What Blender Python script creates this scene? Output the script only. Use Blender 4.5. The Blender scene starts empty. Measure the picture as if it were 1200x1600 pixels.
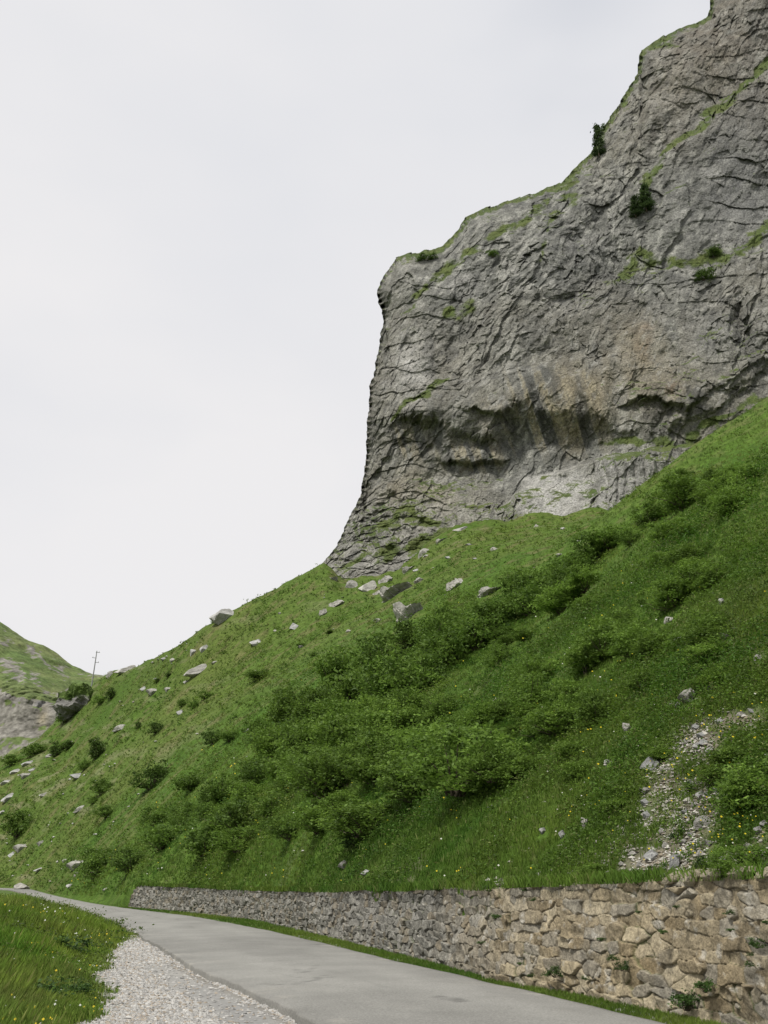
import bpy, math, random
import numpy as np
from mathutils import Vector, Matrix

random.seed(7)
RNG = np.random.default_rng(7)
SC = bpy.context.scene
COL = SC.collection

# ------------------------------------------------------------------ camera, world, sun, exposure
F = 1590.0; HC = 1.6
PITCH = math.atan2(580, F)
CP, SP = math.cos(PITCH), math.sin(PITCH)
cd = bpy.data.cameras.new('camera'); cam = bpy.data.objects.new('camera', cd); COL.objects.link(cam)
cd.sensor_fit = 'VERTICAL'; cd.sensor_height = 24; cd.sensor_width = 18; cd.lens = F / 1600 * 24
cd.clip_end = 6000; cd.clip_start = 0.1
cam.location = (0, 0, HC); cam.rotation_euler = (math.pi / 2 + PITCH, 0, 0)
SC.camera = cam

SUN_EL, SUN_AZ = math.radians(57), math.radians(-138)      # azimuth from +Y, clockwise: left, slightly behind the camera
w = bpy.data.worlds.new('World'); SC.world = w; w.use_nodes = True
nt = w.node_tree; nt.nodes.clear()
def wn(t, **k):
    n = nt.nodes.new(t)
    for a, b in k.items(): setattr(n, a, b)
    return n
out = wn('ShaderNodeOutputWorld'); bg = wn('ShaderNodeBackground')
sky = wn('ShaderNodeTexSky', sky_type='NISHITA', sun_disc=False, sun_elevation=SUN_EL, sun_rotation=SUN_AZ)
tc = wn('ShaderNodeTexCoord'); mp = wn('ShaderNodeMapping'); mp.inputs['Scale'].default_value = (1.0, 1.0, 2.2)
nz = wn('ShaderNodeTexNoise'); nz.inputs['Scale'].default_value = 1.7; nz.inputs['Detail'].default_value = 4
rp = wn('ShaderNodeValToRGB')
rp.color_ramp.elements[0].position = 0.30; rp.color_ramp.elements[0].color = (7.6, 7.72, 8.1, 1)
rp.color_ramp.elements[1].position = 0.66; rp.color_ramp.elements[1].color = (8.7, 8.58, 8.66, 1)
mr = wn('ShaderNodeMapRange'); mr.inputs[1].default_value = 0.25; mr.inputs[2].default_value = 0.4
mr.inputs[3].default_value = 0.86; mr.inputs[4].default_value = 0.97
mx = wn('ShaderNodeMix', data_type='RGBA')
L = nt.links.new
L(tc.outputs['Generated'], mp.inputs[0]); L(mp.outputs[0], nz.inputs['Vector'])
L(nz.outputs[0], rp.inputs[0]); L(nz.outputs[0], mr.inputs[0]); L(mr.outputs[0], mx.inputs[0])
L(sky.outputs[0], mx.inputs[6]); L(rp.outputs[0], mx.inputs[7])
L(mx.outputs[2], bg.inputs[0]); bg.inputs[1].default_value = 0.083; L(bg.outputs[0], out.inputs[0])

sd = bpy.data.lights.new('sun', 'SUN'); so = bpy.data.objects.new('sun', sd); COL.objects.link(so)
sd.energy = 3.3; sd.angle = math.radians(9); sd.color = (1, 0.965, 0.9)
sdir = Vector((math.sin(SUN_AZ) * math.cos(SUN_EL), math.cos(SUN_AZ) * math.cos(SUN_EL), math.sin(SUN_EL)))
so.rotation_euler = sdir.to_track_quat('Z', 'Y').to_euler(); so.location = (-30, -20, 60)
vs = SC.view_settings
vs.view_transform = 'Standard'; vs.look = 'None'; vs.exposure = 0.27; vs.gamma = 1; vs.use_curve_mapping = False

# ------------------------------------------------------------------ helpers
def ray(u, v):
    xc = (np.asarray(u, float) - 600) / F; yc = (800 - np.asarray(v, float)) / F
    fw = CP - yc * SP
    return xc / fw, (SP + yc * CP) / fw
def pt(u, v, Y):
    r, t = ray(u, v)
    return np.stack([r * Y, np.asarray(Y, float) + 0 * r, HC + t * Y], -1)
def project(p):
    d = p[..., 1] * CP + (p[..., 2] - HC) * SP
    return 600 + F * p[..., 0] / d, 800 - F * ((p[..., 2] - HC) * CP - p[..., 1] * SP) / d
def sst(a, b, x):
    t = np.clip((np.asarray(x, float) - a) / (b - a), 0, 1); return t * t * (3 - 2 * t)
def _h(ix, iy, iz, s):
    h = (ix.astype(np.int64) * 374761393 + iy.astype(np.int64) * 668265263 + iz.astype(np.int64) * 2147483647 + s * 1274126177) & 0xFFFFFFFF
    h = ((h ^ (h >> 13)) * 1274126177) & 0xFFFFFFFF
    h = ((h ^ (h >> 16)) * 2246822519) & 0xFFFFFFFF
    return ((h ^ (h >> 15)) & 0xFFFFFF) / 8388607.5 - 1.0
def vn(x, y, z, s=0):
    x, y, z = np.broadcast_arrays(np.asarray(x, float), np.asarray(y, float), np.asarray(z, float))
    fx, fy, fz = np.floor(x), np.floor(y), np.floor(z)
    ix, iy, iz = fx.astype(np.int64), fy.astype(np.int64), fz.astype(np.int64)
    q = lambda t: t * t * t * (t * (t * 6 - 15) + 10)
    a, b, c = q(x - fx), q(y - fy), q(z - fz)
    g = lambda i, j, k: _h(ix + i, iy + j, iz + k, s)
    l = lambda p, r, t: p + (r - p) * t
    return l(l(l(g(0,0,0), g(1,0,0), a), l(g(0,1,0), g(1,1,0), a), b), l(l(g(0,0,1), g(1,0,1), a), l(g(0,1,1), g(1,1,1), a), b), c)
def fbm(x, y, z=0.0, o=4, s=0, g=0.5):
    r = 0; amp = 1; n = 0
    for i in range(o):
        r = r + amp * vn(x * 2**i + i * 7.3, y * 2**i + i * 3.1, z * 2**i + i * 5.7, s + i); n += amp; amp *= g
    return r / n
def rdg(x, y, z=0.0, o=4, s=0):
    r = 0; amp = 1; n = 0
    for i in range(o):
        r = r + amp * (1 - 2 * np.abs(vn(x * 2**i + i * 7.3, y * 2**i + i * 3.1, z * 2**i + i * 5.7, s + i))); n += amp; amp *= 0.5
    return r / n
def facets(a, b, s=0):
    """broken rock: every cell of a jittered 2-D lattice is a flat facet with its own offset and tilt"""
    ia, ib = np.floor(a), np.floor(b); best = np.full(a.shape, 1e9); r = np.zeros(a.shape)
    for i in (-1, 0, 1):
        for j in (-1, 0, 1):
            ca, cb = (ia + i).astype(np.int64), (ib + j).astype(np.int64); z_ = ca * 0
            da = a - (ca + .5 + .45 * _h(ca, cb, z_, s)); db = b - (cb + .5 + .45 * _h(ca, cb, z_ + 1, s)); d = da * da + db * db
            v = _h(ca, cb, z_ + 2, s) + .9 * _h(ca, cb, z_ + 3, s) * da + .9 * _h(ca, cb, z_ + 4, s) * db
            m = d < best; best = np.where(m, d, best); r = np.where(m, v, r)
    return r
def mix(a, b, t):
    return np.asarray(a) + (np.asarray(b) - np.asarray(a)) * np.asarray(t)[..., None]

def mesh_np(name, V, Fc, mat=None, col=None, smooth=True):
    V = np.ascontiguousarray(V, np.float32).reshape(-1, 3); Fc = np.ascontiguousarray(Fc, np.int32)
    k = Fc.shape[1]; m = bpy.data.meshes.new(name)
    m.vertices.add(len(V)); m.vertices.foreach_set('co', V.ravel())
    m.loops.add(Fc.size); m.loops.foreach_set('vertex_index', Fc.ravel())
    m.polygons.add(len(Fc)); m.polygons.foreach_set('loop_start', np.arange(0, Fc.size, k, dtype=np.int32))
    m.polygons.foreach_set('use_smooth', np.full(len(Fc), smooth))
    m.update(calc_edges=True)
    if col is not None:
        a = m.color_attributes.new('Col', 'FLOAT_COLOR', 'POINT')
        c = np.ones((len(V), 4), np.float32); c[:, :3] = np.asarray(col).reshape(-1, 3)
        a.data.foreach_set('color', c.ravel())
    if mat: m.materials.append(mat)
    return m
def grid_faces(R, C):
    i = np.arange(R * C).reshape(R, C)
    return np.stack([i[:-1, :-1], i[:-1, 1:], i[1:, 1:], i[1:, :-1]], -1).reshape(-1, 4)
def grid_normals(P):
    du = np.gradient(P, axis=1); dv = np.gradient(P, axis=0)
    n = np.cross(du, dv); return n / (np.linalg.norm(n, axis=-1, keepdims=True) + 1e-9)
def link(name, mesh, parent=None, loc=None):
    o = bpy.data.objects.new(name, mesh); COL.objects.link(o)
    if parent: o.parent = parent
    if loc is not None: o.location = loc
    return o
def tag(o, label=None, cat=None, group=None, kind=None):
    if label: o['label'] = label
    if cat: o['category'] = cat
    if group: o['group'] = group
    if kind: o['kind'] = kind
    return o

def mat_col(name, rough=0.9, spec=0.2, nscale=4.0, namp=0.35, bump=0.0, bscale=8.0, bdist=0.1, trans=0.0, objrand=0.0, n2scale=None, n2amp=0.3):
    """surface colour = vertex albedo varied by noise in object space, with bump"""
    m = bpy.data.materials.new(name); m.use_nodes = True; t = m.node_tree; N = t.nodes.new; Lk = t.links.new
    b = t.nodes['Principled BSDF']; o = t.nodes['Material Output']
    b.inputs['Roughness'].default_value = rough; b.inputs['Specular IOR Level'].default_value = spec
    a = N('ShaderNodeAttribute'); a.attribute_name = 'Col'
    c = a.outputs['Color']; tcn = N('ShaderNodeTexCoord')
    def vary(c, fac, amp, lo=0.3, hi=0.7):
        r = N('ShaderNodeMapRange'); r.inputs[1].default_value = lo; r.inputs[2].default_value = hi
        r.inputs[3].default_value = 1 - amp; r.inputs[4].default_value = 1 + amp; Lk(fac, r.inputs[0])
        x = N('ShaderNodeVectorMath'); x.operation = 'SCALE'; Lk(c, x.inputs[0]); Lk(r.outputs[0], x.inputs['Scale']); return x.outputs[0]
    def noise(sc, det=5):
        n = N('ShaderNodeTexNoise'); n.inputs['Scale'].default_value = sc; n.inputs['Detail'].default_value = det; n.inputs['Roughness'].default_value = 0.65
        Lk(tcn.outputs['Object'], n.inputs['Vector']); return n.outputs[0]
    if namp: c = vary(c, noise(nscale), namp)
    if n2scale: c = vary(c, noise(n2scale, 3), n2amp)
    if objrand:
        oi = N('ShaderNodeObjectInfo'); c = vary(c, oi.outputs['Random'], objrand, 0, 1)
    Lk(c, b.inputs['Base Color'])
    if bump:
        bn = N('ShaderNodeBump'); bn.inputs['Strength'].default_value = bump; bn.inputs['Distance'].default_value = bdist
        Lk(noise(bscale, 8), bn.inputs['Height']); Lk(bn.outputs[0], b.inputs['Normal'])
    if trans:
        tr = N('ShaderNodeBsdfTranslucent'); Lk(c, tr.inputs[0]); ms = N('ShaderNodeMixShader'); ms.inputs[0].default_value = trans
        Lk(b.outputs[0], ms.inputs[1]); Lk(tr.outputs[0], ms.inputs[2]); Lk(ms.outputs[0], o.inputs[0])
    return m

M_TURF = mat_col('turf', 0.95, 0.1, 1.1, 0.42, 0.7, 3.0, 0.25, n2scale=9.0, n2amp=0.3)
M_FARTURF = mat_col('far_turf', 0.95, 0.1, 0.12, 0.35, 0.5, 0.4, 1.0, n2scale=0.6, n2amp=0.35)
M_CLIFF = mat_col('limestone_cliff', 0.9, 0.2, 0.35, 0.25, 1.0, 1.6, 0.6, n2scale=2.6, n2amp=0.5)
M_ROCK = mat_col('pale_rock', 0.9, 0.2, 2.2, 0.3, 0.7, 3.0, 0.12, objrand=0.12, n2scale=8, n2amp=0.2)
M_WALL = mat_col('wall_stone', 0.9, 0.2, 5.0, 0.32, 0.9, 14.0, 0.05, n2scale=26.0, n2amp=0.3)
M_ROAD = mat_col('asphalt', 0.85, 0.25, 0.9, 0.12, 0.5, 60.0, 0.012, n2scale=38.0, n2amp=0.3)
M_GRAVEL = mat_col('gravel_stone', 0.9, 0.2, 12.0, 0.2, 0.3, 30.0, 0.01)
M_LEAF = mat_col('leaf', 0.6, 0.25, 1.5, 0.15, trans=0.45, objrand=0.2)
M_BLADE = mat_col('grass_blade', 0.7, 0.2, 0.5, 0.2, trans=0.3)
M_PETAL = mat_col('petal', 0.7, 0.2, 1, 0.0, trans=0.25)
M_BARK = mat_col('bark', 0.95, 0.1, 9.0, 0.35, 0.6, 20.0, 0.02)
M_POLE = mat_col('weathered_pole', 0.8, 0.2, 3.0, 0.2)

# ------------------------------------------------------------------ the road and the ground
def road_z(Y): return 1.0 * sst(85, 170, Y)
def ground_pt(u, v):
    r, t = ray(u, v); Y = 50.0
    for _ in range(60):
        Yn = (float(road_z(Y)) - HC) / t if t < -1e-4 else 160
        Y = 0.5 * Y + 0.5 * min(Yn, 160)
    return (r * Y, Y)
RE = np.array([(9.4, -30), (7.6, -8), (5.6, 5)] + [ground_pt(u, v) for u, v in [(1000, 1600), (800, 1550), (600, 1503), (500, 1477), (400, 1453), (300, 1434), (196, 1421), (125, 1409), (75, 1398), (46, 1390)]] + [(-70, 172), (-130, 200), (-260, 240)], float)
LE = np.array([(3.5, -30), (2.2, -8), (0.7, 5)] + [ground_pt(u, v) for u, v in [(490, 1600), (346, 1537), (283, 1506), (242, 1479), (208, 1458), (170, 1437), (125, 1423), (75, 1409), (40, 1397), (15, 1391)]] + [(-72, 166), (-131, 195), (-260, 235)], float)
def arc(pl, step=None, n=None):
    d = np.r_[0, np.cumsum(np.linalg.norm(np.diff(pl, axis=0), axis=1))]
    # smooth by resampling and a small moving average
    s = np.linspace(0, d[-1], n); q = np.stack([np.interp(s, d, pl[:, i]) for i in range(pl.shape[1])], 1)
    for _ in range(6):
        q[1:-1] = 0.25 * q[:-2] + 0.5 * q[1:-1] + 0.25 * q[2:]
    return q
# edges as functions of Y (monotone)
def edge_x(E):
    q = arc(E, n=400); o = np.argsort(q[:, 1]); return q[o, 1], q[o, 0]
reY, reX = edge_x(RE); leY, leX = edge_x(LE)
rX = lambda Y: np.interp(Y, reY, reX)
lX = lambda Y: np.interp(Y, leY, leX)
def gravel_w(Y): return np.interp(Y, [5, 13.7, 18, 22, 28, 33, 36], [3.6, 2.7, 2.1, 1.95, 1.2, 0.4, 0.0])
def ground_z(x, Y):
    z0 = road_z(Y)
    dl = lX(Y) - x - gravel_w(Y)
    dl0 = lX(Y) - x
    bank = (0.80 * sst(0, 4.5, dl) + 0.10 * sst(4, 30, dl) ) * np.interp(Y, [-30, 6, 22, 60, 90, 140], [.3, .35, 1, .75, .35, .1])
    lumps = 0.12 * fbm(x * 0.5, Y * 0.5, 0, 4, 11) * sst(0.2, 2, dl)
    rut = -0.03 + 0.018 * fbm(x * 1.5, Y * 1.5, 0, 4, 12)
    valley = -45 * sst(25, 160, dl0) 
    verge = 0.06 * sst(0.1, 0.6, x - rX(Y))
    return z0 + bank + lumps + rut + verge + valley

# ground sheet
gy = np.concatenate([np.linspace(-600, -30, 12)[:-1], np.linspace(-30, 4, 40)[:-1], np.geomspace(4 + 6, 250 + 6, 420) - 6, np.linspace(260, 3000, 16)])
gs = np.concatenate([np.linspace(-2500, -60, 14)[:-1], np.linspace(-60, -14, 60)[:-1], np.linspace(-14, 8, 300), np.linspace(8.5, 60, 8), [300, 2500]])
GX = lX(gy)[:, None] + gs[None, :]; GY = np.broadcast_to(gy[:, None], GX.shape)
GZ = ground_z(GX, GY)
GZ = GZ - 3 * sst(11, 30, gs)[None, :]
dl = lX(GY) - GX
green = mix((.055, .095, .018), (.085, .125, .028), 0.5 + 0.5 * fbm(GX * .4, GY * .4, 0, 4, 21))
grav = mix((.24, .235, .22), (.31, .30, .275), 0.5 + 0.5 * fbm(GX * 1.3, GY * 1.3, 0, 4, 22))
gw = gravel_w(GY)
mk = sst(-0.35, 0.35, gw - dl + 0.45 * fbm(GX * .9, GY * .9, 0, 4, 23)) * sst(0.0, .2, gw)
soil = mix((.13, .11, .08), (.2, .175, .13), 0.5 + 0.5 * fbm(GX * 2, GY * 2, 0, 3, 24))
gc = mix(green, grav, mk)
mk2 = np.exp(-((dl - 0.12) / 0.16) ** 2) * .8
gc = gc + (soil * .7 - gc) * np.clip(mk2 * (0.7 + 0.6 * fbm(GX * .7, GY * .7, 0, 3, 25)), 0, 1)[..., None]
old = np.exp(-((dl - 0.55) / 0.4) ** 2) * sst(24, 15, GY) * 0.9
gc = gc + (np.array((.21, .207, .2)) - gc) * old[..., None]
g = link('ground', mesh_np('ground', np.stack([GX, GY, GZ], -1), grid_faces(*GX.shape), M_GRAVEL, gc))
tag(g, 'grassy ground with grey gravel lay-by beside the road', 'ground', kind='structure')

# road
ry = np.concatenate([np.linspace(-30, 8, 60)[:-1], np.geomspace(8, 165, 500), np.linspace(168, 235, 20)])
lat = np.concatenate([[0, 0.0], np.linspace(0, 1, 36), [1, 1.0]])
A = lX(ry); B = rX(ry)
A = A + 0.10 * fbm(ry * 0.55, 0 * ry, 0, 4, 31) + 0.05 * fbm(ry * 3, 0 * ry, 0, 3, 32)
B = B + 0.06 * fbm(ry * 0.5, 0 * ry + 9, 0, 4, 33)
RX = A[:, None] + (B - A)[:, None] * lat[None]; RY = np.broadcast_to(ry[:, None], RX.shape).copy()
RZ = road_z(RY) + 0.075 + 0.05 * (1 - (2 * lat[None] - 1) ** 2) + 0.012 * fbm(RX * .6, RY * .6, 0, 3, 34)
for k, dz, dx in ((0, -0.2, -.02), (1, -0.02, -.01), (-1, -0.2, .02), (-2, -0.02, .01)):
    RZ[:, k] += dz; RX[:, k] += dx
lt = np.broadcast_to(lat[None], RX.shape)
rc = mix((.19, .187, .172), (.23, .226, .208), 0.5 + 0.6 * fbm(RX * .35, RY * .12, 0, 4, 35))
tr = np.exp(-((lt - .3) / .09) ** 2) + np.exp(-((lt - .72) / .09) ** 2)
rc = rc * (1 + 0.07 * tr)[..., None]
rc = mix(rc, (.17, .165, .15), 0.6 * np.exp(-lt / .03) + 0.35 * np.exp(-(1 - lt) / .02))
patch = sst(.25, .4, fbm(RX * .25 + 40, RY * .1, 0, 3, 36)); rc = rc * (1 - 0.12 * patch)[..., None]
crack = np.exp(-(fbm(RX * .5, RY * .25, 0, 4, 37) / .012) ** 2) * sst(.0, .3, fbm(RX * .2, RY * .1, 3, 2, 38)); rc = rc * (1 - .45 * crack)[..., None]; seam = np.exp(-((lt - .5 - .02 * fbm(RY * .3, RY * 0, 0, 3, 30)) / .006) ** 2) * sst(-.2, .3, fbm(RY * .12, RY * 0, 0, 2, 29)); rc = rc * (1 - .2 * seam)[..., None]; grit = sst(.2, .6, fbm(RX * 2.2, RY * 2.2, 0, 4, 28)) * (np.exp(-lt / .1) + np.exp(-(1 - lt) / .08)); rc = mix(rc, (.30, .285, .25), np.clip(grit, 0, 1) * .7)
road = link('road', mesh_np('road', np.stack([RX, RY, RZ], -1), grid_faces(*RX.shape), M_ROAD, rc))
tag(road, 'narrow grey asphalt road curving away to the left below the hillside', 'road', kind='structure')

# ------------------------------------------------------------------ retaining wall line
WB = np.array([(9.0, -12), (7.7, -3), (6.4, 4), (4.9, 9.5), (3.65, 14.1), (2.02, 18.6), (.34, 25.2), (-2.2, 35.3), (-5.75, 48.6), (-10.5, 60.5), (-17.4, 74.0)], float)
wd = np.r_[0, np.cumsum(np.linalg.norm(np.diff(WB, axis=0), axis=1))]; WLEN = wd[-1]
wq = arc(WB, n=600); wqd = np.r_[0, np.cumsum(np.linalg.norm(np.diff(wq, axis=0), axis=1))]; WLEN = wqd[-1]
def wall_xy(s): return np.interp(s, wqd, wq[:, 0]), np.interp(s, wqd, wq[:, 1])
def wall_tan(s):
    x0, y0 = wall_xy(np.asarray(s) - .4); x1, y1 = wall_xy(np.asarray(s) + .4)
    d = np.stack([x1 - x0, y1 - y0], -1); return d / np.linalg.norm(d, axis=-1, keepdims=True)
def wall_h(Y): return np.interp(Y, [-12, 5, 14, 18.6, 25, 35, 48, 60, 72, 75], [1.75, 1.72, 1.62, 1.52, 1.45, 1.34, 1.28, 1.35, 1.46, 1.4]) 
def wall_r(s):
    x, y = wall_xy(s); return x / y
# ------------------------------------------------------------------ hillside: feature lines in true distance, lofted into one height field
RL, RR = -1.15, 2.6
rcol = np.concatenate([np.linspace(RL, -.46, 40)[:-1], np.linspace(-.46, .46, 720), np.linspace(.46, RR, 60)[1:]])
def line(pts):
    p = np.array(pts, float); q = pt(p[:, 0], p[:, 1], p[:, 2]); r = q[:, 0] / q[:, 1]; o = np.argsort(r)
    Yc = np.interp(rcol, r[o], q[o, 1]); Zc = np.interp(rcol, r[o], (q[o, 2] - HC) / q[o, 1])
    for _ in range(40):
        Yc[1:-1] = .25 * Yc[:-2] + .5 * Yc[1:-1] + .25 * Yc[2:]
    for _ in range(3):
        Zc[1:-1] = .25 * Zc[:-2] + .5 * Zc[1:-1] + .25 * Zc[2:]
    return Yc, HC + Zc * Yc
# C0 behind the wall top, then along the road beyond the wall
ss = np.linspace(0, WLEN, 500); wx, wy = wall_xy(ss); tn = wall_tan(ss); nx, ny = tn[:, 1], -tn[:, 0]   # nrm away from road (to the right)
back = 0.30
c0x, c0y = wx + nx * back, wy + ny * back; c0z = wall_h(wy) - 0.03
yy = np.linspace(76, 230, 60); ex = rX(yy) + 0.5
keep = c0y > 3
r0 = np.r_[c0x[keep] / c0y[keep], ex / yy]; y0 = np.r_[c0y[keep], yy]; z0 = np.r_[c0z[keep], road_z(yy) + 0.05]
o = np.argsort(r0); C0 = [np.interp(rcol, r0[o], y0[o]), np.interp(rcol, r0[o], (z0[o] - HC) / y0[o])]
for _ in range(60):
    for a_ in C0:
        b_ = .25 * np.r_[a_[0], a_[:-1]] + .5 * a_ + .25 * np.r_[a_[1:], a_[-1]]; m_ = rcol < -.232; a_[m_] = b_[m_]
C0 = (C0[0], HC + C0[1] * C0[0])
C1 = line([(1700, 420, 58), (1300, 640, 60), (1200, 712, 60), (1090, 796, 62), (992, 862, 64), (887, 950, 64), (800, 1010, 62), (720, 1060, 58), (600, 1140, 52), (500, 1212, 50), (400, 1285, 58), (300, 1318, 70), (200, 1340, 88), (100, 1342, 138), (0, 1338, 195), (-300, 1340, 225)])
C2 = line([(1700, 440, 72), (1300, 675, 72), (1200, 765, 73), (1090, 850, 75), (992, 912, 77), (887, 992, 77), (800, 1046, 75), (720, 1088, 72), (600, 1152, 67), (500, 1190, 66), (400, 1240, 72), (300, 1275, 88), (200, 1300, 110), (100, 1302, 160), (0, 1308, 210), (-300, 1315, 236)])
C3 = line([(1700, 250, 130), (1300, 548, 122), (1200, 628, 120), (1082, 708, 116), (960, 804, 112), (935, 830, 112), (870, 868, 114), (800, 890, 116), (720, 930, 116), (600, 1000, 116), (500, 1060, 118), (400, 1112, 125), (300, 1150, 140), (200, 1195, 165), (100, 1222, 202), (0, 1250, 228), (-300, 1290, 246)])
C4 = line([(1700, 290, 170), (1300, 585, 160), (1200, 650, 158), (1082, 722, 155), (960, 812, 155), (935, 812, 160), (870, 826, 165), (800, 846, 166), (720, 870, 166), (600, 940, 166), (500, 975, 168), (400, 1022, 175), (300, 1062, 190), (200, 1112, 212), (100, 1158, 246), (0, 1208, 244), (-300, 1280, 255)])
C5 = line([(1700, 240, 215), (1300, 575, 215), (1200, 640, 215), (1082, 712, 214), (960, 806, 211), (935, 798, 210), (860, 802, 210), (710, 816, 211), (690, 832, 210), (620, 888, 207), (540, 902, 207), (505, 882, 214), (470, 902, 215), (440, 917, 215), (400, 938, 215), (365, 955, 214), (330, 976, 213), (290, 1002, 220), (250, 1021, 231), (220, 1039, 245), (190, 1049, 258), (165, 1056, 275), (120, 1092, 282), (60, 1158, 272), (0, 1192, 264), (-300, 1275, 270)])
fo_ = sst(ray(500, 885)[0], ray(540, 885)[0], rcol) * sst(ray(960, 800)[0], ray(900, 800)[0], rcol); C5 = (C5[0], C5[1] + fo_ * (1.9 * fbm(rcol * 38, 0 * rcol, 0, 4, 40, .55) - .8))
w6 = sst(ray(505, 885)[0] + .005, ray(640, 885)[0], rcol)
C6 = (C5[0] + 22, C5[1] - 2.5 + 8.5 * w6)
C7 = (C5[0] + 130, C5[1] - 45 + 75 * w6)
lines = [C0, C1, C2, C3, C4, C5, C6, C7]
nseg = [190, 60, 130, 110, 110, 12, 10]
KY = np.stack([c[0] for c in lines]); KZ = np.stack([c[1] for c in lines])
for k in range(1, len(KY)): KY[k] = np.maximum(KY[k], KY[k - 1] + 1.5)
# finite-difference tangents dz/dY, limited
dY = np.diff(KY, axis=0); sl = np.diff(KZ, axis=0) / dY
tg = np.zeros_like(KZ); tg[0] = sl[0]; tg[-1] = sl[-1]
tg[1:-1] = (sl[:-1] * dY[1:] + sl[1:] * dY[:-1]) / (dY[1:] + dY[:-1])
rowsY, rowsZ = [], []
for k, n in enumerate(nseg):
    for t in np.linspace(0, 1, n, endpoint=(k == len(nseg) - 1)):
        y = KY[k] + dY[k] * t; h00 = 2 * t**3 - 3 * t**2 + 1; h10 = t**3 - 2 * t**2 + t; h01 = 1 - h00; h11 = t**3 - t**2
        rowsY.append(y); rowsZ.append(h00 * KZ[k] + h10 * dY[k] * tg[k] + h01 * KZ[k + 1] + h11 * dY[k] * tg[k + 1])
HY = np.array(rowsY); HZ = np.array(rowsZ); HX = rcol[None] * HY
ramp = sst(0, 4, HY - HY[0]) * np.where(HY > 3, 1, 1)
HZ = HZ + ramp * (0.10 * fbm(HX * 1.1, HY * 1.1, 0, 3, 41) + 0.28 * fbm(HX * .22, HY * .22, 0, 3, 42) + sst(45, 120, HY) * 1.1 * fbm(HX * .07 + HY * .03, HY * .10, 0, 4, 43)
      + sst(60, 130, HY) * .22 * fbm(HX * .35 , HY * .6, 0, 3, 44) + 0.12 * rdg(HX * .35, HY * .35, 0, 3, 45))
sawl = lambda q: np.where(q % 1 < .8, (q % 1) / .8, (1 - q % 1) / .2)
HZ = HZ + ramp * .26 * (sawl(HZ * .55 + 1.6 * fbm(HX * .12, HY * .12, 0, 3, 46)) - .5) * sst(-.15, .35, fbm(HX * .09, HY * .09, 0, 3, 47)) * sst(130, 70, HY)
# first row tucks down behind the wall
HZ[0] -= .25 + .65 * sst(82, 74, HY[0]); HX0 = HX.copy()
UU, VV = project(np.stack([HX, HY, HZ], -1))
n1 = fbm(HX * .06, HY * .06, 0, 4, 51); n2 = fbm(HX * .5, HY * .5, 0, 4, 52); n3 = fbm(HX * .018, HY * .03, 0, 3, 53)
hc = mix((.062, .108, .016), (.105, .142, .026), np.clip(.5 + .7 * n1, 0, 1))
hc = mix(hc, (.05, .10, .014), np.clip(.6 * n3 + .1, 0, .6))
hc = mix(hc, (.115, .13, .04), np.clip(n2 - .15, 0, .5) * 1.1)
hc = hc * np.array((.78, .9, .8)); hc = mix(hc, (.085, .10, .03), (.45 * sst(95, 150, HY) * (.6 + .8 * n1)).clip(0, 1)); hc = mix(hc, (.12, .105, .05), (.5 * sst(80, 130, HY) * sst(.1, .5, n2)).clip(0, 1))
soilm = sst(.28, .5, fbm(HX * .45, HY * .45, 0, 4, 54)) * .5 * sst(60, 25, HY)
def blob(u0, v0, su, sv): return np.exp(-(((UU - u0) / su) ** 2 + ((VV - v0) / sv) ** 2))
vis_mask = (HY < 60)
sc_m = (blob(1050, 1350, 75, 48) + .75 * blob(1100, 1280, 48, 60) + .55 * blob(1185, 1290, 30, 60) + .5 * blob(1040, 1230, 26, 40) + .9 * blob(1090, 1160, 35, 25) + .8 * blob(1160, 1125, 60, 16) + .4 * blob(1120, 1010, 50, 14) + .8 * blob(1170, 1345, 40, 40) + .45 * blob(800, 1385, 60, 14) + .6 * blob(930, 1390, 90, 10)) * vis_mask
sc_m = np.clip(1.15 * sc_m ** .8 * (.85 + 1.6 * fbm(HX * .6, HY * .6, HZ * .4, 4, 56)), 0, 1)
soilm = np.clip(soilm + sc_m * (1 + .8 * n2), 0, 1)
hc = hc + (mix((.085, .075, .045), (.17, .15, .115), np.clip(.5 + n2, 0, 1)) - hc) * soilm[..., None]
# stony ground: the far-left slope and the strip of turf under the cliff
st = sst(.2, .5, fbm(HX * .16 + HZ * .1, HZ * .5, HY * .05, 4, 55)) * sst(110, 150, HY) * (.35 + .55 * sst(320, 60, UU))
hc = hc + (np.array((.22, .20, .13)) - hc) * (st * .45)[..., None]
hill = link('hillside', mesh_np('hillside', np.stack([HX, HY, HZ], -1), grid_faces(*HY.shape), M_TURF, hc))
tag(hill, 'steep green grassy hillside rising from the stone wall to the cliff', 'hillside', kind='structure')

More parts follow.
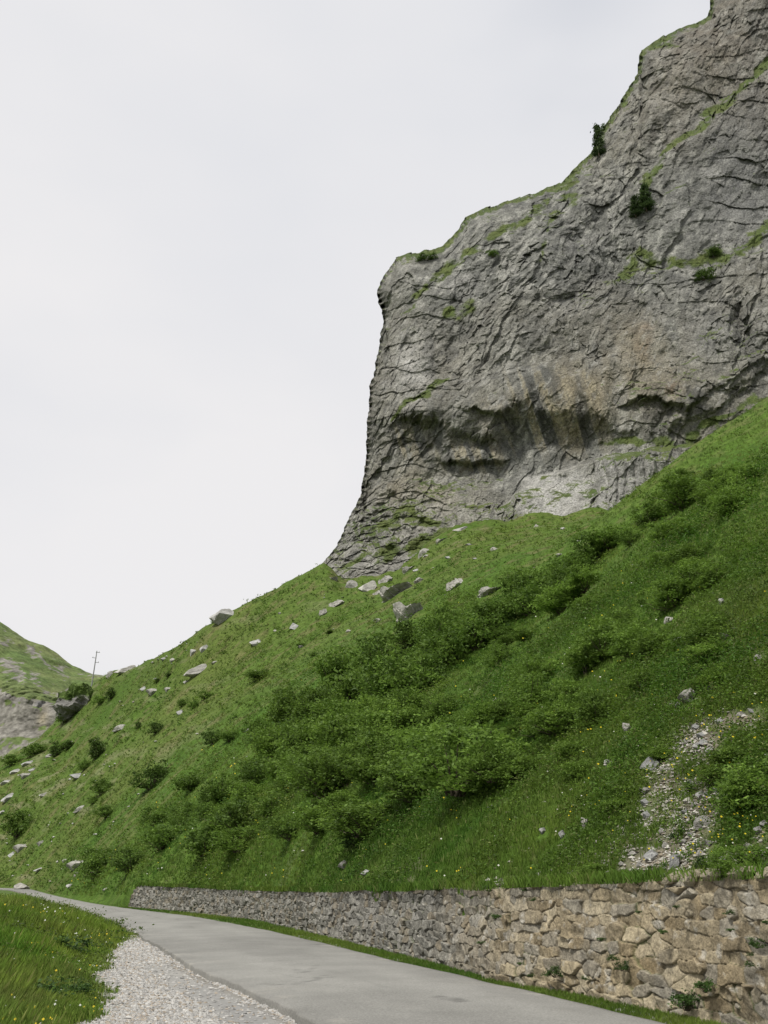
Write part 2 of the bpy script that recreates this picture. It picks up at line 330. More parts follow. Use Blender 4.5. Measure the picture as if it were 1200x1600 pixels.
EL = (HZ - HC) / HY; ELM = np.maximum.accumulate(EL, axis=0)
def hill_hit(u, v, ymin=0):
    """first point of the hillside seen through pixel (u, v)"""
    r, t = ray(u, v); j = int(np.clip(np.searchsorted(rcol, r), 1, len(rcol) - 1))
    if rcol[j] - r > r - rcol[j - 1]: j -= 1
    i = int(np.searchsorted(ELM[:, j], t)); i = min(max(i, 1), len(HY) - 1)
    a, b = EL[i - 1, j], EL[i, j]; f = 0 if b == a else np.clip((t - a) / (b - a), 0, 1)
    y = HY[i - 1, j] + f * (HY[i, j] - HY[i - 1, j]); z = HZ[i - 1, j] + f * (HZ[i, j] - HZ[i - 1, j])
    return Vector((r * y, y, z))
def hill_sample(n, u0, u1, v0, v1):
    """n points spread over the picture area of the visible hillside"""
    u = RNG.uniform(u0, u1, n); v = RNG.uniform(v0, v1, n); r, t = ray(u, v)
    j = np.clip(np.searchsorted(rcol, r), 1, len(rcol) - 1)
    i = np.empty(n, int)
    for jj in np.unique(j):
        m = j == jj; i[m] = np.searchsorted(ELM[:, jj], t[m])
    ok = (i > 1) & (i < sum(nseg[:5])); i, j, r, t, u, v = i[ok], j[ok], r[ok], t[ok], u[ok], v[ok]
    a, b = EL[i - 1, j], EL[i, j]; f = np.clip((t - a) / np.where(b - a == 0, 1, b - a), 0, 1)
    y = HY[i - 1, j] + f * (HY[i, j] - HY[i - 1, j]); z = HZ[i - 1, j] + f * (HZ[i, j] - HZ[i - 1, j])
    return np.stack([r * y, y, z], -1), u, v, np.stack([i, j], -1)

# ------------------------------------------------------------------ cliff
OUT = np.array([(498, 886), (520, 862), (540, 822), (556, 790), (566, 760), (569, 725), (572, 690), (576, 650), (579, 600), (590, 560), (598, 520), (599, 490), (592, 450), (602, 428), (620, 400), (660, 393), (692, 384), (712, 362), (728, 338), (760, 325), (800, 312), (838, 300), (878, 285), (902, 258), (928, 236), (938, 205), (965, 165), (985, 135), (998, 112), (1003, 78), (1030, 60), (1060, 45), (1085, 36), (1106, 25), (1112, 2), (1116, -40), (1135, -150), (1200, -260), (1400, -380), (1750, -450)], float)
BAS = np.array([(505, 925), (520, 930), (540, 940), (556, 945), (566, 950), (575, 950), (590, 950), (605, 950), (620, 950), (635, 950), (650, 945), (665, 940), (685, 940), (700, 935), (715, 925), (740, 905), (760, 900), (775, 895), (790, 890), (810, 885), (830, 880), (850, 875), (870, 870), (890, 865), (910, 862), (930, 860), (955, 855), (975, 850), (990, 845), (1010, 840), (1035, 832), (1060, 826), (1085, 820), (1110, 812), (1135, 806), (1160, 800), (1200, 780), (1270, 740), (1420, 640), (1750, 480)], float)
od = np.r_[0, np.cumsum(np.linalg.norm(np.diff(OUT, axis=0), axis=1))]
NS, NT = 1080, 900
ukey = np.searchsorted(OUT[:, 0], 1250); svals = np.interp(np.linspace(0, 1, NS), np.linspace(0, 1, 600), np.interp(np.linspace(0, 1, 600), np.r_[0, .70, .93, 1.0], np.r_[0, od[list(OUT[:, 0]).index(1106)], od[list(OUT[:, 0]).index(1200)] + 60, od[-1]]))
ov = np.stack([np.interp(svals, od, OUT[:, k]) for k in (0, 1)], 1); bv = np.stack([np.interp(svals, od, BAS[:, k]) for k in (0, 1)], 1)
for _ in range(5):
    bv[1:-1] = .25 * bv[:-2] + .5 * bv[1:-1] + .25 * bv[2:]
rag = (4.6 * fbm(svals * .045, 0 * svals, 0, 5, 61, .62)); rag = rag + 2.6 * np.round(1.6 * vn(svals * .075, svals * 0, 0, 60)) / 1.6 + 1.5 * np.round(1.5 * vn(svals * .2, svals * 0, 3, 59)) / 1.5
ragv = np.stack([rag, -rag * .8 + 1.4 * fbm(svals * .12, 0 * svals + 5, 0, 3, 62)], 1)
tt = np.linspace(0, 1, NT) ** 1.0
CU = ov[None, :, 0] + (bv - ov)[None, :, 0] * tt[:, None]; CV = ov[None, :, 1] + (bv - ov)[None, :, 1] * tt[:, None]
rf = np.exp(-(np.linalg.norm(bv - ov, axis=1)[None, :] * tt[:, None] / 16.0) ** 1.5); CU = CU + ragv[None, :, 0] * rf; CV = CV + ragv[None, :, 1] * rf; ov = ov + ragv
def ln(u, pts):
    p = np.array(sorted(pts), float); return np.interp(u, p[:, 0], p[:, 1])
def sig(x): return 1 / (1 + np.exp(-np.clip(x, -40, 40)))
def cliff_depth(u, v, dist):
    wu = u + 10 * fbm(u * .012, v * .012, 0, 3, 71); wv = v + 9 * fbm(u * .015, v * .02, 3, 4, 72)
    wu = wu + 5 * facets(u / 13 + 2, v / 20, 73); wv = wv + 4.5 * facets((u + .3 * v) / 15, v / 24 + 3, 74) + 1.6 * facets((u + .3 * v) / 6, v / 9, 75)
    Y = 224 - .03 * (u - 600) + np.maximum(0, 640 - v) * .062 - np.maximum(0, v - 745) * .095
    # main roof: lip line, underside, recess beneath
    vl = ln(wu, [(540, 700), (600, 676), (640, 662), (690, 672), (745, 690), (800, 696), (880, 694), (945, 697), (990, 690), (1060, 676), (1120, 640), (1250, 560), (1750, 300)])
    am = ln(u, [(540, .0), (605, .05), (632, .75), (672, .7), (694, .15), (735, .4), (775, .75), (800, 1.45), (900, 1.45), (942, 1.1), (962, .2), (1100, .3), (1200, .35), (1750, .3)])
    wS = ln(u, [(540, 4), (765, 4), (800, 20), (935, 20), (960, 4)]); d = wv - vl + 9 * fbm(u * .03, v * .01, 1, 3, 70); S = sig((d + 3 + 2.2 * wS) / wS)
    up = -5.0 * np.exp(-np.maximum(0, -d - 8) / 130.0); dn = 3.6 * np.exp(-np.maximum(0, d) / 60.0)
    Y = Y + am * ((1 - S) * up + S * dn)
    # a smaller roof under it and one above it
    vl2 = ln(wu, [(540, 745), (690, 722), (790, 726), (820, 712), (1000, 712)]); d2 = wv - vl2; a2 = ln(u, [(640, 0), (690, .3), (705, 1), (780, 1), (800, .2), (830, 0)])
    Y = Y + a2 * ((1 - sig((d2 + 4) / 2.5)) * -2.6 * np.exp(np.minimum(0, d2 + 4) / 22.0) + sig((d2 + 4) / 2.5) * 1.5 * np.exp(-np.maximum(0, d2) / 20.0))
    vl3 = ln(wu, [(740, 640), (780, 655), (840, 610), (900, 605)]); d3 = wv - vl3; a3 = ln(u, [(700, 0), (740, .9), (785, 1), (830, .3), (860, 0)])
    Y = Y + a3 * ((1 - sig((d3 + 3) / 2.5)) * -2.5 * np.exp(np.minimum(0, d3 + 3) / 35.0) + sig((d3 + 3) / 2.5) * 1.2 * np.exp(-np.maximum(0, d3) / 18.0))
    vl4 = ln(wu, [(960, 640), (1010, 622), (1070, 640), (1150, 590), (1300, 500)]); d4 = wv - vl4; a4 = ln(u, [(960, 0), (985, 1), (1080, 1), (1110, .5), (1300, .6)])
    Y = Y + a4 * ((1 - sig((d4 + 3) / 2.5)) * -2.8 * np.exp(np.minimum(0, d4 + 3) / 40.0) + sig((d4 + 3) / 2.5) * 1.6 * np.exp(-np.maximum(0, d4) / 22.0))
    # buttress slabs at the foot
    Y = Y - 5.0 * sst(770, 790, wu) * sst(1130, 1010, wu) * sst(-2, 7, v - ln(u, [(770, 800), (800, 775), (830, 750), (870, 735), (930, 716), (1000, 705), (1090, 690)]) + 4 * fbm(u * .05, v * .05, 0, 3, 69)) - 1.8 * sst(805, 812, wu + .3 * (v - 780)) * sst(740, 800, v)
    Y = Y - 3.0 * sst(0, 18, wv - ln(wu, [(920, 715), (1000, 705), (1060, 705), (1100, 690)])) * sst(915, 935, wu)
    Y = Y - 2.5 * sst(757, 764, wv - .12 * (u - 700)) * sst(600, 680, wu) * sst(800, 720, wu) - 2.0 * sst(790, 796, wv) * sst(690, 715, wu) * sst(790, 770, wu)
    # slanting ledges on the face
    for pts, stp, fall in (([(1750, -250), (1250, 70), (1180, 120), (1060, 222), (985, 300), (930, 360), (880, 440)], 6.0, 150), ([(1750, 80), (1280, 310), (1190, 365), (1100, 425), (1000, 420), (940, 440), (860, 500)], 3.2, 120),
                           ([(905, 275), (860, 350), (800, 430), (740, 520), (690, 590), (620, 650), (590, 660)], 3.2, 110), ([(590, 520), (650, 470), (720, 405), (800, 360), (900, 290)], 2.5, 90), ([(1300, 450), (1180, 560), (1110, 600), (1000, 560), (860, 560), (700, 600)], 1.8, 60)):
        dv = wv - ln(wu, pts); lo, hi = min(p[0] for p in pts), max(p[0] for p in pts)
        Y = Y + stp * sst(lo - 30, lo + 60, u) * sst(hi + 60, hi - 10, u) * sig(-dv / 4.0) * np.exp(np.minimum(0, dv) / fall)
    # notch, the prow at top right standing forward
    Y = Y + 5 * np.exp(-((wu - 1160) / 12) ** 2 - ((wv - 505) / 38) ** 2) + 3 * np.exp(-((wu - 1035) / 14) ** 2 - ((wv - 650) / 25) ** 2)
    Y = Y - 6 * sst(995, 1010, wu) * sst(330, 60, wv) + 9 * sst(0, 40, wv - ln(wu, [(1000, 30), (1110, 15), (1200, -60)])) * 0
    Y = Y - 2 * sst(1105, 1120, wu) * sst(90, 10, wv)
    # edge turns away
    Y = Y + 9 * np.exp(-dist / 5.0) + 9 * np.exp(-dist / 40.0)
    return Y
dist = np.linalg.norm(bv - ov, axis=1)[None, :] * tt[:, None]
# distance to the outline (approx.: min over outline samples)
osub = ov[::6]
DD = np.full(CU.shape, 1e9)
for k in range(0, len(osub)):
    a = osub[k]; np.minimum(DD, (CU - a[0]) ** 2 + (CV - a[1]) ** 2, out=DD)
DD = np.sqrt(DD); DD[0] = 0
CY = cliff_depth(CU, CV, DD)
CPT = pt(CU, CV, CY)
x, y, z = CPT[..., 0], CPT[..., 1], CPT[..., 2]
zw = z + .18 * x + 5 * fbm(x * .03, y * .03, z * .03, 3, 81)       # bedding dips to the left
wpx, wpz = 3 * fbm(x * .06, y * .06, z * .06, 3, 80), 3 * fbm(x * .06, y * .06, z * .06, 3, 79)
qs = x - .42 * z + wpx                                              # steep fabric leaning to the right
qd = x - .85 * z + 1.5 * wpx
bed = (zw * .13 + .9 * fbm(x * .05, y * .05, z * .05, 3, 82)) % 1.0
bedm = np.clip(.15 + 1.4 * fbm(x * .03, y * .03, z * .04, 3, 87) + sst(560, 700, CV) * .25 + sst(1050, 1180, CU) * .5, 0, 1)
disp = 2.4 * fbm(x * .05, y * .05, z * .035, 4, 84) + 1.5 * rdg(qd * .05, y * .05, z * .02, 3, 85) + .8 * fbm(qs * .12, y * .12, z * .1, 4, 76, .55)
wa, wb = 1.2 * fbm(x * .25, y * .25, z * .25, 3, 68), 1.2 * fbm(x * .25, y * .25, z * .25, 3, 67)
wa2, wb2 = .35 * fbm(x * .8, y * .8, z * .8, 3, 66), .35 * fbm(x * .8, y * .8, z * .8, 3, 65)
smm = .32 + .75 * sst(-.1, .3, fbm(x * .035, y * .035, z * .03, 3, 58))
disp = disp + .7 * facets((qs + wa) / 9., (z + wb) / 30., 1) + smm * .36 * facets((qs + wa + wa2) / 3.6, (z + .25 * x + wb) / 11., 2) + smm * .30 * facets((qs + wa2) / 1.25, (z + .25 * x + wb2) / 2.6, 3)
chip = np.abs(vn(qs * .55 + 9, y * .5, z * .22, 94)) ** .6 + .7 * np.abs(vn(qs * 1.1, y, z * .5, 95)) ** .6
disp = disp + .45 * bed * bedm + .2 * rdg(qs * .42, y * .4, z * .2, 3, 78) + smm * .25 * chip + .25 * fbm(x * .9, y * .9, z * .8, 3, 88)
slab = sst(725, 755, CV) * sst(800, 840, CU) * sst(935, 915, CU)      # smooth pale slab
ribs = sst(702, 722, CV) * sst(922, 938, CU)
calm = np.exp(-((CU - 875) / 88) ** 4 - ((CV - 638) / 62) ** 4)
disp = disp * (1 - .7 * slab) * (1 - .75 * calm) * (1 - .3 * ribs) + 1.6 * ribs * np.minimum(1, 3.2 * np.abs(((x - .16 * z) / 2.1 + .7 * fbm(x * .2, y * .2, z * .12, 3, 89)) % 1.0 - .5)) ** .6 * -(.5 + .6 * np.abs(vn(x * .4, y * .1, z * .2, 57))) + 1.7 * calm * rdg(x * .3 + z * .1, y * .03, z * .012, 3, 77)
lowl = sst(735, 780, CV) * sst(730, 660, CU)                           # layered blocky foot at left
disp = disp + lowl * (1.5 * rdg(x * .3 + z * .12, y * .2, z * .3, 4, 90) + .9 * np.abs(vn(qs * .35, y * .3, z * .4, 75)) + .5 * ((zw * .3 + fbm(x * .2, y * .2, z * .2, 3, 74)) % 1.0))
fade = sst(0, 10, DD)
CY2 = CY + disp * (.5 + .5 * fade)
CPT = pt(CU, CV, CY2)
CPT[..., 0] += .5 * fbm(x * .3, y * .3, z * .3, 3, 91) * fade; CPT[..., 2] += .6 * fbm(x * .25, y * .25, z * .3, 3, 92) * fade
# back side: the rock carries on behind the skyline
backs = []
inw = bv - ov; inw = inw / np.linalg.norm(inw, axis=1, keepdims=True)
for dpx, dy in ((300, 260), (140, 150), (60, 80), (24, 38), (9, 14)):
    q = ov + inw * dpx * np.array([[.5, .75]]) + np.stack([np.where(ov[:, 1] > 395, dpx * .4, 0), 0 * dpx * ov[:, 0]], 1)
    backs.append(pt(q[:, 0], q[:, 1], CY2[0] + dy))
CALL = np.concatenate([np.stack(backs), CPT], 0)
nb = len(backs)
nrm = grid_normals(CALL); 
if nrm[nb + 300, 400, 1] > 0: nrm = -nrm
fl = np.where(nrm[..., 1:2] > .95, -1, 1); up = nrm[..., 2]
ua = np.concatenate([np.repeat(CU[:1], nb, 0), CU]); va = np.concatenate([np.repeat(CV[:1], nb, 0), CV])
x, y, z = CALL[..., 0], CALL[..., 1], CALL[..., 2]
m1 = fbm(x * .05, y * .05, z * .05, 4, 101); m2 = fbm(x * .3, y * .3, z * .25, 4, 102); m3 = fbm(x * .16, y * .16, z * .012, 4, 103); m4 = fbm(x * .025, y * .025, z * .03, 3, 104)
m5 = vn((x - .42 * z) * .8, y * .7, z * .35, 107); m6 = fbm((x - .42 * z) * .35, y * .3, z * .1, 4, 108)
cc = mix((.13, .131, .121), (.25, .247, .225), np.clip(.5 + .7 * m1 + .3 * m2 + .35 * m6, 0, 1)); cc = mix(cc, (.36, .355, .325), sst(.2, .65, m5 + .5 * m6) * .8); cc = mix(cc, (.085, .087, .08), sst(.25, .7, -m5 - .4 * m6) * .65)
cc = mix(cc, (.20, .185, .155), np.clip(1.1 * m4 + .15, 0, .6))
def bl(u0, v0, su, sv): return np.exp(-(((ua - u0) / su) ** 2 + ((va - v0) / sv) ** 2))
ribs_a = sst(702, 722, va) * sst(922, 938, ua) * .6; slab_a = sst(725, 755, va) * sst(800, 840, ua) * sst(935, 915, ua)
pale = np.clip(sst(.25, .55, fbm(x * .12 + z * .05, y * .12, z * .1, 4, 105)) * .7 + .8 * bl(645, 570, 30, 40) + .55 * bl(860, 770, 60, 35) + .45 * bl(985, 755, 60, 40) + 1.0 * ribs_a + .5 * slab_a + .4 * bl(745, 800, 50, 10) + .5 * bl(1115, 275, 14, 12) + .3 * bl(1040, 100, 40, 30) + .3 * bl(690, 780, 60, 30), 0, 1)
cc = mix(cc, (.36, .35, .325), pale * (.75 + .4 * m2).clip(0, 1))
och = np.clip((.9 * bl(900, 630, 60, 60) + .5 * bl(1010, 560, 60, 60) + .5 * bl(790, 650, 50, 40) + .45 * bl(620, 760, 60, 40) + .3 * bl(1100, 150, 80, 80) + .35 * bl(960, 240, 60, 60)) * (.55 + 1.1 * m3), 0, 1)
cc = mix(cc, (.27, .215, .115), och * .75)
rust = np.clip((bl(1005, 530, 12, 22) + bl(1050, 610, 14, 10)) * (.5 + m2), 0, 1); cc = mix(cc, (.25, .13, .06), rust * .8)
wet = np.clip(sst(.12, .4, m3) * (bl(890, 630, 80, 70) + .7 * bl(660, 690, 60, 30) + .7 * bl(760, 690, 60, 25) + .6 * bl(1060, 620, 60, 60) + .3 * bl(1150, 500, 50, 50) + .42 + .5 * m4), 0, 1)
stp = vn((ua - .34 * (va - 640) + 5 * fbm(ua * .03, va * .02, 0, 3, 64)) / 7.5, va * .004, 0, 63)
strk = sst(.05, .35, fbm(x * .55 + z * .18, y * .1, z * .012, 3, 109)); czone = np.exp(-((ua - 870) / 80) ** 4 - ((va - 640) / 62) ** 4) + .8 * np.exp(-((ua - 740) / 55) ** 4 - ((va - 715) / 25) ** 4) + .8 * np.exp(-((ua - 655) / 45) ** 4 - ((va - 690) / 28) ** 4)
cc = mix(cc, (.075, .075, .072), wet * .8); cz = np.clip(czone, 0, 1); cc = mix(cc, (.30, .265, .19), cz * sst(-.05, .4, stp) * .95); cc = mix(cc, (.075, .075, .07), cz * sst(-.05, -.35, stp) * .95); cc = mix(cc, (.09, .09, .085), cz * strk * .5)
rbc = np.abs(((x - .16 * z) / 2.1 + .7 * fbm(x * .2, y * .2, z * .12, 3, 89)) % 1.0 - .5); cc = mix(cc, (.13, .13, .12), ribs_a / .6 * sst(.10, .02, rbc) * .45)
lich = sst(.1, .5, fbm(x * .45, y * .45, z * .35, 4, 106)); cc = mix(cc, (.11, .112, .105), lich * .35); cc = cc * np.array((.88, .885, .86)); cc = mix(cc, (.27, .265, .24), sst(.2, .5, fbm((x - .42 * z) * .9, y * .8, z * .4, 3, 99)) * .65); cc = mix(cc, (.085, .085, .08), sst(.15, .45, fbm((x - .42 * z) * 1.1 + 30, y * .9, z * .45, 3, 96)) * .5)
cc = mix(cc, (.125, .125, .122), (.75 * np.clip(bl(1160, 270, 110, 130) + .7 * bl(1090, 500, 110, 60) + .8 * bl(900, 430, 60, 120), 0, 1) * (.55 + 1.1 * m1)).clip(0, 1)); cc = mix(cc, (.16, .135, .105), (.7 * np.clip(bl(1130, 60, 110, 70) + .6 * bl(1040, 200, 60, 50), 0, 1) * (.6 + .8 * m2)).clip(0, 1))
cc = mix(cc, (.36, .352, .33), (np.clip(slab_a * 1.1 + ribs_a * .8 + .8 * bl(640, 575, 28, 45) + .4 * bl(1115, 275, 16, 12) + .45 * bl(720, 440, 40, 30), 0, 1) * (.7 + .8 * m2)).clip(0, 1)); cc = mix(cc, (.25, .215, .15), (.55 * np.clip(bl(690, 770, 70, 30) + bl(950, 600, 80, 50) + .7 * bl(1010, 540, 60, 50), 0, 1) * (.5 + 1.2 * m3)).clip(0, 1))
footl = sst(745, 800, va) * sst(740, 660, ua); cc = mix(cc, (.25, .24, .215), footl * (.45 + .5 * m2).clip(0, 1))
# grass on ledges and tops
led = np.zeros_like(ua)
for pts, wd_, k in (([(1250, 70), (1180, 120), (1060, 222), (985, 310)], 9, 1), ([(1260, 310), (1190, 365), (1140, 410), (1080, 415), (1000, 400), (960, 440)], 14, .8), ([(905, 285), (860, 350), (840, 420)], 14, .6), ([(700, 590), (660, 610), (610, 655)], 6, .8),
                    ([(640, 480), (700, 420), (760, 385), (830, 330), (900, 290)], 13, .75), ([(690, 500), (740, 480)], 12, .7), ([(940, 690), (1010, 690), (1080, 680), (1150, 640), (1250, 590)], 8, 1), ([(560, 830), (640, 800), (700, 830)], 9, .7), ([(540, 885), (620, 858), (700, 830)], 14, .8)):
    lo, hi = min(p[0] for p in pts), max(p[0] for p in pts)
    led = np.maximum(led, k * np.exp(-((va - ln(ua, pts) - 16 * fbm(ua * .03, va * .03, 0, 3, 48)) / wd_) ** 2) * sst(lo - 15, lo + 10, ua) * sst(hi + 15, hi - 10, ua))
led = np.maximum(led, .9 * bl(885, 305, 26, 22)); led = np.maximum(led, .9 * bl(670, 393, 24, 8)); led = np.maximum(led, .8 * bl(1115, 395, 20, 12)); led = np.maximum(led, .7 * bl(1095, 430, 26, 12)); led = np.maximum(led, .8 * bl(1030, 70, 35, 8))
da = np.concatenate([np.zeros((nb, ua.shape[1])), DD])
topm = sst(12, 3, da) * sst(420, 390, va) * .8
gm = np.clip(led * (.82 + 1.5 * m2) + topm * (1.1 + m2) + sst(.42, .75, up) * sst(0.0, .35, m1 + .3 * m2 + .15) * .75, 0, 1); gm[:nb] = .7
gm = sst(.22, .58, gm * (.85 + .7 * fbm(x * .5, y * .5, z * .5, 3, 98)))
cg = mix((.055, .085, .022), (.09, .11, .034), np.clip(.5 + m2, 0, 1))
cc = cc + (cg - cc) * gm[..., None]
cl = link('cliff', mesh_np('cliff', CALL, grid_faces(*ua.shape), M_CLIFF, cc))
tag(cl, 'huge grey limestone cliff with overhanging roofs above the meadow', 'cliff', kind='structure')
def cliff_hit(u, v):
    k = np.argmin((CU - u) ** 2 + (CV - v) ** 2); i, j = np.unravel_index(k, CU.shape); return Vector(CPT[i, j])

# ------------------------------------------------------------------ far hill across the valley
fr = np.concatenate([np.linspace(-1.1, -.45, 40)[:-1], np.linspace(-.45, -.2, 330), np.linspace(-.2, .1, 20)[1:]])
def fline(pts):
    p = np.array(pts, float); q = pt(p[:, 0], p[:, 1], p[:, 2]); r = q[:, 0] / q[:, 1]; o = np.argsort(r)
    return np.interp(fr, r[o], q[o, 1]), np.interp(fr, r[o], (q[o, 2] - HC) / q[o, 1])
FL = [fline(p) for p in (
    [(-600, 1330, 380), (0, 1260, 380), (300, 1260, 380)],
    [(-600, 1220, 420), (0, 1180, 420), (60, 1165, 420), (120, 1150, 420), (300, 1150, 420)],
    [(-600, 1150, 448), (0, 1125, 445), (50, 1130, 440), (100, 1140, 440), (300, 1130, 440)],
    [(-600, 1080, 455), (0, 1082, 452), (40, 1092, 447), (80, 1102, 446), (110, 1108, 446), (300, 1110, 446)],
    [(-600, 1000, 500), (0, 1052, 495), (40, 1062, 490), (80, 1085, 490), (110, 1092, 480), (300, 1100, 480)],
    [(-600, 930, 560), (0, 1010, 550), (60, 1040, 540), (110, 1072, 530), (150, 1080, 520), (300, 1090, 520)],
    [(-900, 600, 640), (-300, 800, 640), (-60, 935, 630), (0, 972, 620), (20, 985, 618), (45, 1000, 615), (68, 1008, 612), (90, 1022, 610), (112, 1040, 605), (135, 1050, 600), (165, 1056, 590), (220, 1072, 580), (300, 1100, 570)])]
FL.append((FL[-1][0] + 150, FL[-1][1] * .5))
FKY = np.stack([a for a, b in FL]); FKE = np.stack([b for a, b in FL])
seg = [8, 50, 70, 60, 60, 110, 8]; ry_, re_ = [], []
for k, n in enumerate(seg):
    for t in np.linspace(0, 1, n, endpoint=k == len(seg) - 1):
        ry_.append(FKY[k] + (FKY[k + 1] - FKY[k]) * t); re_.append(FKE[k] + (FKE[k + 1] - FKE[k]) * t)
FY = np.array(ry_); FE = np.array(re_)
for _ in range(3):
    FY[1:-1] = .25 * FY[:-2] + .5 * FY[1:-1] + .25 * FY[2:]; 
FX = fr[None] * FY; FZ = HC + FE * FY
rowi = np.arange(len(FY))[:, None] / 1.0
skyw = sst(355, 330, rowi)
FZ = FZ + skyw * (2.2 * fbm(FX * .03, FY * .03, 0, 4, 111) + 1.0 * fbm(FX * .12, FY * .12, 0, 4, 112)) + .5 * fbm(FX * .15, FY * .05, 0, 4, 113)
band = sst(100, 125, rowi) * sst(205, 170, rowi)
FYd = FY + band * (7 * rdg(FX * .09, FZ * .03, 0, 4, 114) + 3 * fbm(FX * .3, FZ * .3, 0, 3, 113)) + 5.0 * fbm(FX * .05, FZ * .08, 0, 5, 115)
FX = fr[None] * FYd
fu, fv = project(np.stack([FX, FYd, FZ], -1))
k1 = fbm(FX * .05, FZ * .06, FYd * .02, 4, 116); k2 = fbm(FX * .2, FZ * .25, FYd * .1, 4, 117); k3 = fbm(FX * .6, FZ * .5, FYd * .2, 3, 119)
fc = mix((.085, .125, .04), (.13, .15, .06), np.clip(.5 + k1 + .4 * k2, 0, 1))
def fb(u0, v0, su, sv, a=0):
    du, dv = fu - u0, fv - v0; c, s = math.cos(a), math.sin(a); p, q = du * c + dv * s, -du * s + dv * c
    return np.exp(-(p / su) ** 2 - (q / sv) ** 2)
rk = sst(1082, 1092, fv + 5 * k1 - .18 * fu + 4) * sst(1165, 1140, fv + 8 * k1) * 1.0
rk = rk * (.62 + .5 * sst(-.3, .3, fbm(FX * .08, FZ * .16, 0, 4, 49))); rk = np.maximum(rk, .9 * fb(20, 1045, 28, 12, .6)); rk = np.maximum(rk, .85 * fb(62, 1072, 30, 7, .85)); rk = np.maximum(rk, .8 * fb(108, 1080, 25, 6, -.6))
rk = np.maximum(rk, .75 * fb(52, 1018, 14, 10, .6)); rk = np.maximum(rk, .7 * fb(140, 1054, 18, 5)); rk = np.maximum(rk, .6 * fb(8, 1005, 16, 12)); rk = np.maximum(rk, .75 * fb(20, 1165, 40, 22, .3)); rk = np.maximum(rk, .6 * fb(70, 1035, 20, 4, .9)); rk = np.maximum(rk, .55 * fb(95, 1050, 14, 8, .5))
rk = sst(.44, .64, rk + .95 * k2 + .45 * k3 + .15 * k1)
fcr = mix((.10, .095, .08), (.22, .21, .185), np.clip(.45 + .8 * k2 + .6 * k3, 0, 1)); fcr = mix(fcr, (.36, .30, .18), .6 * fb(66, 1122, 8, 18) * (.5 + .8 * k2).clip(0, 1))
fcr = mix(fcr, (.17, .165, .16), sst(.1, .45, fbm(FX * .25, FZ * .03, 0, 4, 118)) * band)
fc = fc + (fcr - fc) * rk[..., None]
fh = link('far_hill', mesh_np('far_hill', np.stack([FX, FYd, FZ], -1), grid_faces(*FY.shape), M_FARTURF, fc))
tag(fh, 'distant green mountain slope with pale rock bands at the left edge', 'hill', kind='structure')

# ------------------------------------------------------------------ retaining wall of rough stones
s_near = []
s = 3.0
while s < WLEN:
    s_near.append(s); xx, yy_ = wall_xy(s); s += max(.011, .00075 * math.hypot(xx, yy_) * (1 + .4 * (yy_ < 9)))
S = np.array(s_near); X0, Y0 = wall_xy(S); Hs = wall_h(Y0) * sst(WLEN + .6, WLEN - 1.6, S) ** .6 + .02 + .04 * fbm(S * .9, S * 0, 0, 3, 139) + .02 * fbm(S * 4, S * 0, 0, 2, 138)
stone = []
def big(s):  # stone size: larger to the right (near), small tight masonry in the far half
    return np.interp(wall_xy(s)[1], [9, 16, 21, 26, 40, 75], [1.0, .95, .82, .62, .66, .8])
h = -.1
row = 0
while h < 1.95:
    s = 2.0 + random.random() * .3
    while s < WLEN + 1:
        k = float(big(s)); a = k * random.choice([.12, .16, .2, .26, .33, .4]) * random.uniform(.85, 1.15); b = random.uniform(.07, .125)
        stone.append((s + a, h + random.uniform(-.03, .03) + .03 * math.sin(s * .7 + row * 2.1), a, b, random.uniform(-.12, .12), random.random())); s += 2 * a * .97
        if random.random() < .15: stone.append((s, h + random.uniform(-.1, .1), k * .3, k * .2, random.uniform(-.35, .35), random.random()))
    h += .195 if row % 2 else .15; row += 1
stone.sort(); ST = np.array(stone)
NH = 150
hf = np.linspace(0, 1, NH)
HH = -.12 + (Hs[:, None] + .12) * hf[None]
D = np.zeros((len(S), NH)); JO = np.zeros_like(D); RN = np.zeros_like(D)
SW = S[:, None] + .035 * fbm(S[:, None] * 4, HH * 4, 0, 3, 121); HW = HH + .025 * fbm(S[:, None] * 4, HH * 4 + 7, 0, 3, 122)
tops = np.searchsorted(ST[:, 0], S - .75), np.searchsorted(ST[:, 0], S + .75)
for i in range(len(S)):
    q = ST[tops[0][i]:tops[1][i]]
    ds = SW[i][:, None] - q[None, :, 0]; dh = HW[i][:, None] - q[None, :, 1]
    ca, sa = np.cos(q[:, 4]), np.sin(q[:, 4]); p1 = np.abs(ds * ca + dh * sa) / q[:, 2]; p2 = np.abs(-ds * sa + dh * ca) / q[:, 3]
    f = (p1 ** 3.4 + p2 ** 3.4) ** (1 / 3.4)
    n = np.argmin(f, 1); f1 = f[np.arange(NH), n]; f[np.arange(NH), n] = 1e9; f2 = f.min(1)
    e = np.clip((f2 - f1) / .24, 0, 1); sz = q[n, 3]
    JO[i] = e; RN[i] = q[n, 5]
    tilt = (np.modf(q[n, 5] * 17.3)[0] - .5) * ds[np.arange(NH), n] * .22 + (np.modf(q[n, 5] * 31.7)[0] - .35) * dh[np.arange(NH), n] * .55
    D[i] = np.minimum(.042, sz * .45) * (1 - (1 - e) ** 3) + (np.modf(q[n, 5] * 7.9)[0] - .5) * .05 * np.minimum(e * 2.5, 1) + tilt * np.minimum(e * 2, 1)
D = D * np.interp(Y0, [18, 26, 50], [1, 1.5, 1.9])[:, None]
D = D + .022 * fbm(S[:, None] * 9, HH * 9, 0, 4, 123) * (JO > .1) + .07 * fbm(S[:, None] * .5, HH * .8, 0, 3, 124)
tn = wall_tan(S); Nx, Ny = -tn[:, 1], tn[:, 0]           # towards the road
